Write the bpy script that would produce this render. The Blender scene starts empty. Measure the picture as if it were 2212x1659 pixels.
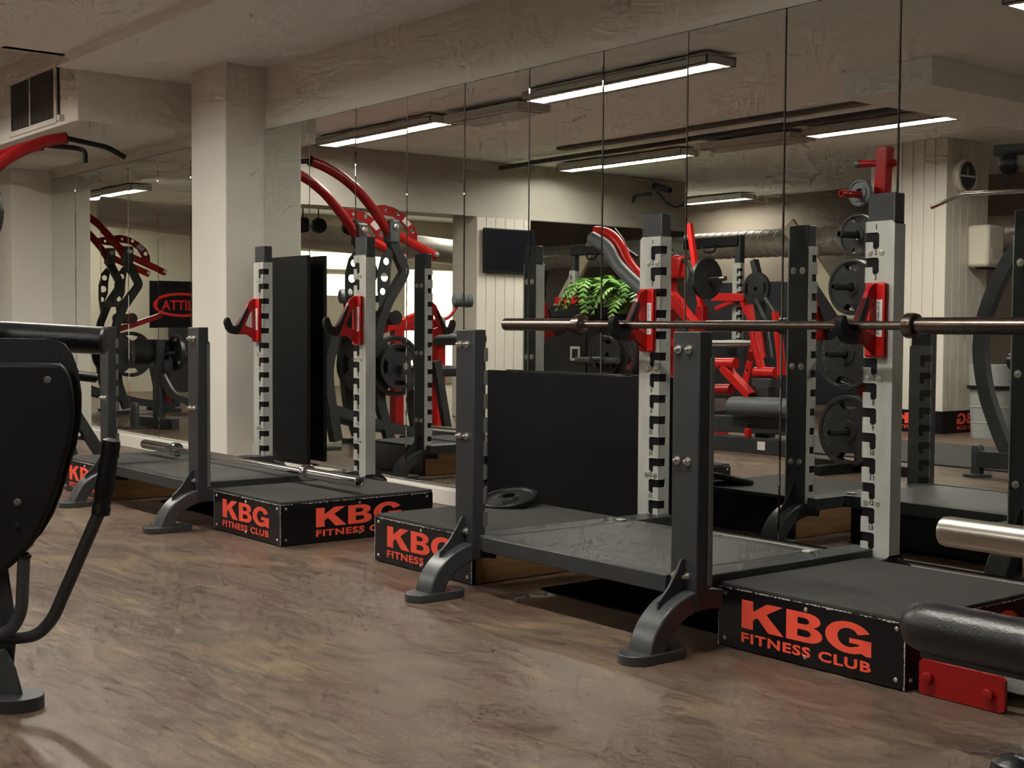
import bpy, math, random
from mathutils import Vector, Matrix
from mathutils.geometry import tessellate_polygon
random.seed(7)
scene = bpy.context.scene
COL = scene.collection
# ------------------------------------------------------------------ camera
YAW, PITCH, ROLL = 0.8986, 0.0423, -0.0061
cam_d = bpy.data.cameras.new('camera')
cam = bpy.data.objects.new('camera', cam_d); COL.objects.link(cam)
cy, sy, cp, sp, cr, sr = (math.cos(YAW), math.sin(YAW), math.cos(PITCH), math.sin(PITCH), math.cos(ROLL), math.sin(ROLL))
fw0, rt0, dn0 = Vector((-sy, cy, 0)), Vector((cy, sy, 0)), Vector((0, 0, -1))
fw = fw0 * cp + dn0 * sp; dn1 = dn0 * cp - fw0 * sp
rt = rt0 * cr + dn1 * sr; dn = dn1 * cr - rt0 * sr
cam.matrix_world = Matrix(((rt.x, -dn.x, -fw.x, 0), (rt.y, -dn.y, -fw.y, 0), (rt.z, -dn.z, -fw.z, 0.8824), (0, 0, 0, 1)))
cam_d.sensor_width = 36.0; cam_d.lens = 2887.0 / 2212.0 * 36.0
cam_d.clip_start = 0.05; cam_d.clip_end = 100
scene.camera = cam
# ------------------------------------------------------------------ world and exposure
world = bpy.data.worlds.new('world'); scene.world = world
world.use_nodes = True
world.node_tree.nodes['Background'].inputs[0].default_value = (0.9, 0.85, 0.75, 1)
world.node_tree.nodes['Background'].inputs[1].default_value = 0.02
vs = scene.view_settings
vs.view_transform = 'Standard'; vs.look = 'None'; vs.gamma = 1.0; vs.use_curve_mapping = False
vs.exposure = 0.0
LAMP = 112.0           # strength of the fluorescent strips
LAMP_COL = (1.0, 0.96, 0.86)
scene.cycles.max_bounces = 7; scene.cycles.glossy_bounces = 5; scene.cycles.diffuse_bounces = 4
scene.cycles.use_adaptive_sampling = True; scene.cycles.adaptive_threshold = 0.12; scene.cycles.adaptive_min_samples = 12
scene.cycles.sample_clamp_indirect = 10.0
# ------------------------------------------------------------------ helpers
V = Vector
def fillet(path, rad, seg=5):
    out = [V(path[0])]
    for i in range(1, len(path) - 1):
        p, a, b = V(path[i]), V(path[i-1]), V(path[i+1])
        da, db = (a - p), (b - p)
        t = min(rad, da.length * .48, db.length * .48)
        p0, p1 = p + da.normalized() * t, p + db.normalized() * t
        for k in range(seg + 1):
            s = k / seg
            out.append(p0.lerp(p, s).lerp(p.lerp(p1, s), s))
    out.append(V(path[-1]))
    return out
class MB:
    def __init__(s): s.v = []; s.f = []
    def add(s, vs_, fs):
        o = len(s.v); s.v += [tuple(p) for p in vs_]; s.f += [tuple(i + o for i in f) for f in fs]; return s
    def box(s, a, b, rot=None, c=None):
        x0, y0, z0 = a; x1, y1, z1 = b
        ps = [V((x, y, z)) for z in (z0, z1) for y in (y0, y1) for x in (x0, x1)]
        if rot is not None:
            c = V(c) if c is not None else (V(a) + V(b)) / 2
            ps = [rot @ (p - c) + c for p in ps]
        return s.add(ps, [(0, 2, 3, 1), (4, 5, 7, 6), (0, 1, 5, 4), (2, 6, 7, 3), (0, 4, 6, 2), (1, 3, 7, 5)])
    def beam(s, a, b, w, h, up=(0, 0, 1)):
        a, b = V(a), V(b); d = (b - a).normalized(); up = V(up)
        if abs(d.dot(up)) > .98: up = V((0, 1, 0))
        x = d.cross(up).normalized() * (w / 2); u = x.cross(d).normalized() * (h / 2)
        return s.add([p + i * x + j * u for p in (a, b) for i, j in ((-1, -1), (1, -1), (1, 1), (-1, 1))],
                     [(0, 1, 2, 3), (7, 6, 5, 4), (0, 4, 5, 1), (1, 5, 6, 2), (2, 6, 7, 3), (3, 7, 4, 0)])
    def sweep(s, path, prof, up=(0, 0, 1)):
        """sweep a closed 2D profile along a path, side axis kept from up"""
        path = [V(p) for p in path]; n = len(prof); rings = []
        upv = V(up)
        for i, p in enumerate(path):
            d = ((path[min(i+1, len(path)-1)] - p).normalized() + (p - path[max(i-1, 0)]).normalized())
            d = d.normalized()
            x = d.cross(upv)
            if x.length < .05: x = d.cross(V((0.3, 1, 0.1)))
            x.normalize(); u = x.cross(d).normalized()
            if rings and u.dot(rings[-1][1]) < 0: x, u = -x, -u
            rings.append((x, u, p))
        vs_ = [p + a * x + b * u for x, u, p in rings for a, b in prof]
        fs = [(i*n+j, i*n+(j+1) % n, (i+1)*n+(j+1) % n, (i+1)*n+j) for i in range(len(path)-1) for j in range(n)]
        fs += [tuple(range(n))[::-1], tuple((len(path)-1)*n + j for j in range(n))]
        return s.add(vs_, fs)
    def tube(s, path, r, n=12, bend=0, up=(0, 0, 1), r2=None):
        if bend: path = fillet(path, bend)
        r2 = r2 or r
        path = [V(p) for p in path]
        # rotation minimising frame
        d0 = (path[1] - path[0]).normalized()
        x = d0.cross(V((0, 0, 1)) if abs(d0.z) < .9 else V((1, 0, 0))).normalized()
        vs_ = []
        for i, p in enumerate(path):
            d = ((path[min(i+1, len(path)-1)] - p).normalized() + (p - path[max(i-1, 0)]).normalized()).normalized()
            x = (x - d * x.dot(d)).normalized(); u = d.cross(x)
            rr = r + (r2 - r) * i / max(1, len(path) - 1)
            vs_ += [p + (x * math.cos(t) + u * math.sin(t)) * rr for t in (2*math.pi*k/n for k in range(n))]
        m = len(path)
        fs = [(i*n+j, i*n+(j+1) % n, (i+1)*n+(j+1) % n, (i+1)*n+j) for i in range(m-1) for j in range(n)]
        fs += [tuple(range(n))[::-1], tuple((m-1)*n + j for j in range(n))]
        return s.add(vs_, fs)
    def lathe(s, prof, o, axis, n=24):
        """prof: (distance along axis, radius)"""
        o, a = V(o), V(axis).normalized()
        x = a.cross(V((0, 0, 1)) if abs(a.z) < .9 else V((1, 0, 0))).normalized(); u = a.cross(x)
        vs_ = [o + a * d + (x * math.cos(2*math.pi*k/n) + u * math.sin(2*math.pi*k/n)) * max(r, 1e-4) for d, r in prof for k in range(n)]
        m = len(prof)
        fs = [(i*n+j, i*n+(j+1) % n, (i+1)*n+(j+1) % n, (i+1)*n+j) for i in range(m-1) for j in range(n)]
        fs += [tuple(range(n))[::-1], tuple((m-1)*n + j for j in range(n))]
        return s.add(vs_, fs)
    def poly(s, loops, fn, t):
        """extrude a 2D outline (with holes) to thickness t; fn(a, b, c) maps to 3D with c in 0..t"""
        tris = tessellate_polygon([[V((p[0], p[1], 0)) for p in L] for L in loops])
        flat = [p for L in loops for p in L]; n = len(flat)
        vs_ = [fn(p[0], p[1], 0) for p in flat] + [fn(p[0], p[1], t) for p in flat]
        fs = [tuple(q) for q in tris] + [tuple(i + n for i in q[::-1]) for q in tris]
        o = 0
        for L in loops:
            m = len(L)
            fs += [(o+i, o+(i+1) % m, n+o+(i+1) % m, n+o+i) for i in range(m)]
            o += m
        return s.add(vs_, fs)
    def mesh(s, name, off=(0, 0, 0), smooth=35):
        me = bpy.data.meshes.new(name)
        off = V(off)
        me.from_pydata([V(p) - off for p in s.v], [], s.f)
        me.validate(clean_customdata=False)
        import bmesh
        bm = bmesh.new(); bm.from_mesh(me); bmesh.ops.recalc_face_normals(bm, faces=bm.faces); bm.to_mesh(me); bm.free()
        if smooth:
            me.shade_smooth(); me.set_sharp_from_angle(angle=math.radians(smooth))
        return me
def link(name, data, mat=None, parent=None):
    o = bpy.data.objects.new(name, data); COL.objects.link(o)
    if mat is not None and data is not None: data.materials.append(mat)
    if parent is not None: o.parent = parent
    return o
def bevel(o, w, seg=2):
    m = o.modifiers.new('bevel', 'BEVEL'); m.width = w; m.segments = seg; m.limit_method = 'ANGLE'; m.angle_limit = math.radians(40)
    return o
def wpos(o):
    p = V((0, 0, 0))
    while o is not None: p += o.location; o = o.parent
    return p
def thing(name, label, cat, loc=(0, 0, 0), group=None):
    o = link(name, None); o.location = loc; o.empty_display_size = .1
    o['label'] = label; o['category'] = cat
    if group: o['group'] = group
    return o
def part(parent, name, mb, mat, bev=0, smooth=35, label=None, kind=None):
    """mesh in world coordinates, child of an unrotated thing or part"""
    o = link(name, mb.mesh(name, wpos(parent), smooth), mat, parent)
    if bev: bevel(o, bev)
    if label: o['label'] = label
    if kind: o['kind'] = kind
    return o
def solo(name, label, cat, mb, mat, loc, group=None, bev=0, smooth=35):
    o = link(name, mb.mesh(name, loc, smooth), mat); o.location = loc
    o['label'] = label; o['category'] = cat
    if group: o['group'] = group
    if bev: bevel(o, bev)
    return o
def struct(name, mb, mat, bev=0, label=None, smooth=0):
    o = link(name, mb.mesh(name, (0, 0, 0), smooth), mat); o['kind'] = 'structure'
    if label: o['label'] = label
    if bev: bevel(o, bev)
    return o
def instance(parent, name, src, loc):
    """another piece sharing the mesh of src, at a world position"""
    o = src.copy(); COL.objects.link(o); o.name = name; o.parent = parent; o.location = V(loc) - wpos(parent); return o
def copy_tree(o, parent=None):
    c = o.copy(); COL.objects.link(c); c.parent = parent
    for ch in list(o.children): copy_tree(ch, c)
    return c
# ------------------------------------------------------------------ materials
def mat(name, col, rough=.5, metal=0.0, spec=.5, coat=0.0, noise=None, bump=None, emit=None):
    """noise = (scale, col2, low, high[, stretch]); bump = (scale, strength, distance)"""
    m = bpy.data.materials.new(name); m.use_nodes = True
    nt = m.node_tree; b = nt.nodes['Principled BSDF']
    b.inputs['Base Color'].default_value = (*col, 1); b.inputs['Roughness'].default_value = rough
    b.inputs['Metallic'].default_value = metal; b.inputs['Specular IOR Level'].default_value = spec
    b.inputs['Coat Weight'].default_value = coat
    if noise or bump:
        tc = nt.nodes.new('ShaderNodeTexCoord')
    if noise:
        mp = nt.nodes.new('ShaderNodeMapping'); nt.links.new(tc.outputs['Object'], mp.inputs[0])
        if len(noise) > 4: mp.inputs['Scale'].default_value = noise[4]
        nz = nt.nodes.new('ShaderNodeTexNoise'); nz.inputs['Scale'].default_value = noise[0]; nz.inputs['Detail'].default_value = 6
        nt.links.new(mp.outputs[0], nz.inputs['Vector'])
        rp = nt.nodes.new('ShaderNodeValToRGB')
        rp.color_ramp.elements[0].position = noise[2]; rp.color_ramp.elements[1].position = noise[3]
        rp.color_ramp.elements[0].color = (*col, 1); rp.color_ramp.elements[1].color = (*noise[1], 1)
        nt.links.new(nz.outputs['Fac'], rp.inputs[0]); nt.links.new(rp.outputs[0], b.inputs['Base Color'])
    if bump:
        n2 = nt.nodes.new('ShaderNodeTexNoise'); n2.inputs['Scale'].default_value = bump[0]; n2.inputs['Detail'].default_value = 3
        nt.links.new(tc.outputs['Object'], n2.inputs['Vector'])
        bp = nt.nodes.new('ShaderNodeBump'); bp.inputs['Strength'].default_value = bump[1]; bp.inputs['Distance'].default_value = bump[2]
        nt.links.new(n2.outputs['Fac'], bp.inputs['Height']); nt.links.new(bp.outputs[0], b.inputs['Normal'])
    if emit:
        b.inputs['Emission Color'].default_value = (*emit[0], 1); b.inputs['Emission Strength'].default_value = emit[1]
    return m
M = {}
M['wall'] = mat('wall_paint', (.72, .69, .62), .6, noise=(1.2, (.68, .65, .585), .35, .7), bump=(60, .15, .002))
M['white'] = mat('white_paint', (.72, .69, .63), .5)
M['ceil'] = mat('ceiling_paint', (.88, .875, .86), .8, noise=(.8, (.84, .835, .82), .3, .7), bump=(90, .2, .002))
M['mirror'] = mat('mirror_silver', (.80, .82, .79), .0, 1.0)
M['mirror_back'] = mat('mirror_edge', (.02, .02, .02), .4)
M['frame'] = mat('powder_coat', (.034, .036, .038), .42, spec=.4, noise=(9, (.026, .028, .029), .35, .75), bump=(700, .25, .0006))
M['frame_gloss'] = mat('powder_coat_grey', (.045, .049, .052), .34, spec=.5)
M['black'] = mat('black_plastic', (.006, .006, .0065), .45, spec=.3)
M['blackboard'] = mat('black_board', (.0035, .0035, .004), .5, spec=.2)
M['rubber'] = mat('rubber_mat', (.030, .029, .027), .85, noise=(420, (.105, .100, .092), .52, .72), bump=(300, .6, .003))
M['deck'] = mat('deck_rubber', (.046, .044, .042), .50, noise=(3, (.07, .068, .064), .35, .7), bump=(500, .25, .001))
M['boxside'] = mat('black_laminate', (.006, .0055, .007), .30, spec=.35, noise=(6, (.013, .011, .012), .5, .8))
M['print'] = mat('red_print', (.95, .105, .060), .5, spec=.3, noise=(14, (.82, .08, .045), .45, .8))
M['chip'] = mat('chipped_edge', (.45, .43, .40), .8)
M['ply'] = mat('plywood', (.30, .16, .06), .6, noise=(3, (.20, .10, .04), .3, .7, (1, 1, 14)))
M['galv'] = mat('galvanised_steel', (.62, .63, .60), .42, .40, noise=(7, (.38, .39, .36), .35, .72, (1, 1, .35)))
M['galv_dark'] = mat('shaded_steel', (.16, .16, .15), .5, .4)  # galvanised steel darkened: backlit shade of the short posts put into its colour
M['red'] = mat('red_paint', (.30, .006, .007), .30, spec=.4)
M['redbright'] = mat('red_enamel', (.52, .014, .012), .28, spec=.4)
M['chrome'] = mat('chrome', (.75, .75, .74), .12, 1.0)
M['steel'] = mat('brushed_steel', (.55, .52, .46), .30, 1.0, noise=(5, (.45, .42, .37), .3, .7, (.4, 20, 20)))
M['bronze'] = mat('brown_bar_steel', (.20, .165, .142), .26, 1.0, noise=(40, (.15, .12, .10), .4, .7))
M['bolt'] = mat('zinc_bolt', (.78, .77, .72), .28, 1.0)
M['leather'] = mat('black_leather', (.008, .008, .009), .36, spec=.6, bump=(170, .28, .003))
M['grey'] = mat('grey_vinyl', (.10, .11, .115), .5)
M['cream'] = mat('cream_plastic', (.62, .58, .48), .5)
M['label'] = mat('label_paper', (.72, .70, .68), .5)
M['ink'] = mat('black_ink', (.012, .012, .012), .6)
def lamp_mat(name, col, s): return mat(name, (.8, .8, .8), .5, emit=(col, s))
M['tube'] = lamp_mat('lamp_tube', LAMP_COL, LAMP)
# floor: brown marbled linoleum with streaks, worn gloss
def floor_material():
    m = bpy.data.materials.new('brown_linoleum'); m.use_nodes = True; nt = m.node_tree; b = nt.nodes['Principled BSDF']
    N, L = nt.nodes.new, nt.links.new
    tc = N('ShaderNodeTexCoord')
    def noise(scale, stretch, rot, detail=8, dist=0.0):
        mp = N('ShaderNodeMapping'); mp.inputs['Scale'].default_value = stretch; mp.inputs['Rotation'].default_value = (0, 0, rot)
        L(tc.outputs['Object'], mp.inputs[0])
        n = N('ShaderNodeTexNoise'); n.inputs['Scale'].default_value = scale; n.inputs['Detail'].default_value = detail
        n.inputs['Distortion'].default_value = dist; n.inputs['Roughness'].default_value = .62
        L(mp.outputs[0], n.inputs['Vector']); return n
    def ramp(src, stops):
        r = N('ShaderNodeValToRGB'); e = r.color_ramp.elements
        e[0].position, e[0].color = stops[0][0], (*stops[0][1], 1); e[1].position, e[1].color = stops[-1][0], (*stops[-1][1], 1)
        for p, c in stops[1:-1]: q = e.new(p); q.color = (*c, 1)
        L(src, r.inputs[0]); return r
    big = noise(1.6, (1, 2.0, 1), .2, 7, 1.0)
    streak = noise(7.5, (1, 5.0, 1), .12, 12, 1.6)
    fine = noise(60, (1, 3, 1), .35, 4)
    c1 = ramp(big.outputs['Fac'], [(.30, (.070, .036, .026)), (.42, (.108, .070, .052)), (.54, (.132, .095, .071)), (.66, (.195, .135, .088))])
    c2 = ramp(streak.outputs['Fac'], [(.30, (.50, .45, .42)), (.48, (.95, .95, .95)), (.60, (1.15, 1.15, 1.13)), (.74, (1.75, 1.68, 1.55))])
    c3 = ramp(fine.outputs['Fac'], [(.35, (.72, .71, .70)), (.65, (1.25, 1.25, 1.25))])
    m1 = N('ShaderNodeMix'); m1.data_type = 'RGBA'; m1.blend_type = 'MULTIPLY'; m1.inputs[0].default_value = .85
    L(c1.outputs[0], m1.inputs[6]); L(c2.outputs[0], m1.inputs[7])
    m2 = N('ShaderNodeMix'); m2.data_type = 'RGBA'; m2.blend_type = 'MULTIPLY'; m2.inputs[0].default_value = .8
    L(m1.outputs[2], m2.inputs[6]); L(c3.outputs[0], m2.inputs[7])
    L(m2.outputs[2], b.inputs['Base Color'])
    rr = ramp(streak.outputs['Fac'], [(.3, (.30,)*3), (.7, (.46,)*3)]); L(rr.outputs[0], b.inputs['Roughness'])
    b.inputs['Specular IOR Level'].default_value = .45
    bp = N('ShaderNodeBump'); bp.inputs['Strength'].default_value = .12; bp.inputs['Distance'].default_value = .002
    L(fine.outputs['Fac'], bp.inputs['Height']); L(bp.outputs[0], b.inputs['Normal'])
    return m
M['floor'] = floor_material()
# white painted boards for the clad columns
M['plank'] = mat('painted_board', (.66, .62, .55), .5)
# ------------------------------------------------------------------ room shell
YM = 3.901                       # front of the mirrors
CE = 2.50                        # main ceiling
struct('floor', MB().box((-21, -8, -.1), (4, 3.95, 0)), M['floor'])
struct('wall_back', MB().box((-21, 3.915, 0), (4, 4.1, 3.0)), M['wall'])
struct('wall_pillar', MB().box((-7.80, 3.645, 0), (-7.333, 3.93, 2.46)), M['wall'], .006, 'pale painted pillar between the two mirror runs')
struct('wall_pillar', MB().box((-12.2, 3.578, 0), (-10.99, 3.93, 2.6)), M['wall'], .006, 'far pale pillar left of the left mirror run')
struct('ceiling', MB().box((-8.05, -8, CE), (4, 2.93, CE + .1)).box((-21, -8, CE), (-8.05, 2.57, CE + .1)).box((-21, 2.57, 2.68), (-8.05, 3.07, 2.8))
       .box((-8.05, 2.57, CE), (-7.99, 2.93, 2.75)).box((-21, 2.53, CE), (-8.05, 2.575, 2.75)), M['ceil'])
struct('ceiling_soffit', MB().box((-8.15, 2.93, 2.447), (4, 3.93, 3.0)), M['ceil'], .004)
bulk = struct('wall_bulkhead', MB().box((-15, 3.062, 2.142), (-8.15, 3.93, 3.05)), M['wall'], .004, 'painted bulkhead boxed in above the left mirrors')
struct('wall_far', MB().box((-21, -8.1, 0), (4, -7.9, 3)), M['wall'])
struct('wall_right', MB().box((3.9, -8, 0), (4.1, 4, 3)), M['white'])
struct('wall_left', MB().box((-21.2, -8, 0), (-21, 4, 3)), M['white'])
# white skirting under the mirrors
struct('baseboard_left', MB().box((-10.99, 3.83, 0), (-7.80, 3.93, .085)), M['white'], .004)
struct('baseboard_back', MB().box((-7.333, 3.85, 0), (-4.9, 3.93, .078)), M['white'], .004)
struct('trim_1', MB().box((-4.9, 3.87, 0), (2, 3.93, .07)), M['black'])
# mirrors: one object for each sheet
ORD = ['first', 'second', 'third', 'fourth', 'fifth', 'sixth', 'seventh', 'eighth', 'ninth', 'tenth', 'eleventh', 'twelfth', 'thirteenth', 'fourteenth', 'fifteenth', 'sixteenth']
def sheet(x0, x1, label, group, tilt=0.0):
    c = ((x0 + x1) / 2, YM, .088)
    o = solo('mirror_panel', label, 'mirror', MB().box((x0 + .0022, YM, .088), (x1 - .0022, YM + .006, 2.0685)), M['mirror'], c, group, smooth=0)
    bevel(o, .003, 1)
    o.rotation_euler = (tilt * .5, 0, tilt)
    part(o, 'mirror_backing', MB().box((x0 + .001, YM + .0062, .084), (x1 - .001, YM + .012, 2.072)), M['mirror_back'], smooth=0)
    return o
edges = [-7.333, -6.785] + [-6.785 + .5 * i for i in range(1, 16)]
tl = [0, .0006, -.0005, .0004, -.0007, .0005, -.0004, .0007, -.0003, 0, 0, 0, 0, 0, 0, 0]
for i in range(len(edges) - 1):
    sheet(edges[i], edges[i+1], ORD[i] + ' tall mirror sheet right of the pale pillar', 'mirror sheets behind the racks', tl[i % len(tl)])
edB = [-10.99, -10.46, -9.94, -9.41, -8.89, -8.36, -7.80]
for i in range(len(edB) - 1):
    sheet(edB[i], edB[i+1], ORD[5 - i] + ' tall mirror sheet left of the pale pillar', 'mirror sheets left of the pillar', tl[(i + 3) % 8])
# ventilation grille in the bulkhead
vg = thing('vent_grille', 'grey metal ventilation grille in the bulkhead at the top left', 'vent', (-8.94, 3.062, 2.36))
part(vg, 'frame', MB().poly([[(-9.42, 2.165), (-8.50, 2.165), (-8.50, 2.545), (-9.42, 2.545)], [(-9.36, 2.20), (-8.545, 2.20), (-8.545, 2.515), (-9.36, 2.515)]],
     lambda a, b, c: V((a, 3.062 - c, b)), .012), M['wall'], .003)
part(vg, 'back_plate', MB().box((-9.36, 3.058, 2.20), (-8.545, 3.0605, 2.515)), mat('grille_dark', (.05, .045, .04), .6))
sl = part(vg, 'slat', MB().box((-9.36, 3.048, 2.205), (-9.353, 3.058, 2.512)), mat('grille_metal', (.16, .14, .125), .45, .4))
for i in range(1, 34):
    o = sl.copy(); COL.objects.link(o); o.location = sl.location + V((i * .0246, 0, 0))
part(vg, 'mullion', MB().box((-8.985, 3.044, 2.20), (-8.965, 3.058, 2.515)), M['wall'])
# cable and little sensor beside the grille
cb = thing('ceiling_cable', 'thin black cable hanging beside the ventilation grille', 'cable', (-8.47, 3.056, 2.36))
part(cb, 'cord', MB().tube([(-8.472, 3.055, 2.53), (-8.468, 3.055, 2.40), (-8.462, 3.055, 2.20)], .006), M['black'])
part(cb, 'sensor_box', MB().box((-8.45, 3.035, 2.168), (-8.395, 3.062, 2.205)), M['white'], .004)
# round ceiling lamp under the bulkhead (off)
dl = thing('dome_lamp', 'round frosted ceiling lamp switched off under the bulkhead', 'lamp', (-9.95, 3.50, 2.142))
part(dl, 'lamp_base', MB().lathe([(0, .235), (.018, .235), (.02, .22)], (-9.95, 3.50, 2.142), (0, 0, -1), 40), M['white'])
part(dl, 'diffuser', MB().lathe([(.018, .225), (.03, .222), (.05, .195), (.065, .15), (.075, .08), (.078, .001)], (-9.95, 3.50, 2.142), (0, 0, -1), 40), M['wall'])
# power socket low on the wall beside the pillar
so = thing('power_socket', 'cream double power socket low on the wall beside the pillar', 'socket', (-7.27, 3.84, .12))
part(so, 'plate', MB().box((-7.325, 3.815, .085), (-7.17, 3.85, .165)), M['cream'], .006)
for dx in (-7.285, -7.21):
    part(so, 'outlet', MB().lathe([(0, .026), (.004, .026), (.0045, .021), (.002, .02), (.0018, .001)], (dx, 3.815, .125), (0, -1, 0), 20), M['cream'])
# ------------------------------------------------------------------ squat racks
GL = {}
M['shadeblack'] = mat('black_shade', (.004, .004, .004), 1.0, spec=0.0)  # for the sheet that stands in for shade under the deck
def arc(cx, cy_, rx, ry, a0, a1, n): return [(cx + rx * math.cos(math.radians(a0 + (a1 - a0) * i / n)), cy_ + ry * math.sin(math.radians(a0 + (a1 - a0) * i / n))) for i in range(n + 1)]
GL['K'] = [[(0, 0), (.26, 0), (.26, .34), (.36, .45), (.60, 0), (.93, 0), (.55, .63), (.90, 1), (.56, 1), (.26, .64), (.26, 1), (0, 1)]]
GL['B'] = [[(0, 0)] + [(.50, 0)] + arc(.50, .28, .36, .28, -90, 78, 9) + arc(.50, .755, .31, .245, -62, 90, 9) + [(0, 1)],
           [(.27, .18), (.27, .42), (.46, .42)] + arc(.46, .30, .13, .12, 90, -90, 7)[1:],
           [(.27, .60), (.27, .82), (.43, .82)] + arc(.43, .71, .12, .11, 90, -90, 7)[1:]]
GL['G'] = [arc(.50, .5, .50, .52, 28, 298, 22) + [(.78, .06), (.86, .0), (.98, .0), (.98, .50), (.52, .50), (.52, .34), (.72, .34), (.72, .27)] + arc(.50, .5, .235, .31, 305, 55, 20) + [(.70, .64)]]
def textmesh(txt, name, bold=.0, ext=.0006, space=1.0):
    c = bpy.data.curves.new(name, 'FONT'); c.body = txt; c.size = 1.0; c.offset = bold; c.extrude = 0.0; c.resolution_u = 3; c.space_character = space
    o = bpy.data.objects.new(name, c); COL.objects.link(o)
    bpy.context.view_layer.update()
    me = bpy.data.meshes.new_from_object(o.evaluated_get(bpy.context.evaluated_depsgraph_get()))
    vs_ = [tuple(v.co) for v in me.vertices]; fs = [tuple(p.vertices) for p in me.polygons]
    bpy.data.objects.remove(o); bpy.data.curves.remove(c); bpy.data.meshes.remove(me)
    x0 = min(v[0] for v in vs_); x1 = max(v[0] for v in vs_); y0 = min(v[1] for v in vs_); y1 = max(v[1] for v in vs_)
    return [((v[0]-x0)/(x1-x0), (v[1]-y0)/(y1-y0)) for v in vs_], fs
TXT = {}
def put_text(mb, txt, fn, bold=.03, space=1.0):
    """fn(a, b) with a, b in 0..1 over the text box"""
    if (txt, bold) not in TXT: TXT[(txt, bold)] = textmesh(txt, 'text', bold, space=space)
    vs_, fs = TXT[(txt, bold)]
    return mb.add([fn(a, b) for a, b in vs_], fs)
def slots_plate(cx, yf, ydir, inner, z0, z1, n, num_top, pitch, dp=.05):
    """galvanised channel round a post: yf = face plane, ydir = way it faces, inner = side the slots open to"""
    w, t = .054, .004
    xi = cx + inner * w
    m = MB()
    out = [(-w, z0 + .01), (-w + .01, z0), (w, z0)]
    zs = [num_top - .0146 - pitch * i for i in range(n)]          # slot tops, downwards
    for zt in reversed(zs):
        out += [(w, zt - .029), (w - .026, zt - .029), (w - .029, zt - .032), (w - .029, zt - .046), (w - .033, zt - .052), (w - .044, zt - .052), (w - .052, zt - .045), (w - .052, zt - .006), (w - .046, zt), (w, zt)]
    out += [(w, z1), (-w + .01, z1), (-w, z1 - .01)]
    m.poly([out], lambda a, b, c: V((cx + inner * a, yf + ydir * c, b)), t)
    # outer flank
    m.box((min(cx - inner * w, cx - inner * (w - t)), min(yf, yf - ydir * dp), z0 + .01), (max(cx - inner * w, cx - inner * (w - t)), max(yf, yf - ydir * dp), z1 - .01))
    # inner flank: solid strip behind, tabs in front of it
    x0, x1 = sorted((xi, xi - inner * t))
    if dp > .03: m.box((x0, min(yf - ydir * .03, yf - ydir * dp), z0), (x1, max(yf - ydir * .03, yf - ydir * dp), z1))
    ya, yb = sorted((yf + ydir * t, yf - ydir * min(.03, dp)))
    prev = z1
    for zt in zs:
        m.box((x0, ya, zt), (x1, yb, prev)); prev = zt - .029
    m.box((x0, ya, z0), (x1, yb, prev))
    return m
def capbolt(p, d, r=.0085, l=.02):
    return MB().lathe([(0, r * 1.55), (.003, r * 1.55), (.0032, r), (l * .55, r), (l * .56, r * .72), (l, r * .66), (l + .001, r * .3), (l * .8, r * .28)], p, d, 14)
RX = (-3.5323, -2.5284); RT, RS = 3.4865, 2.637
PITCH_N = .0777
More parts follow.
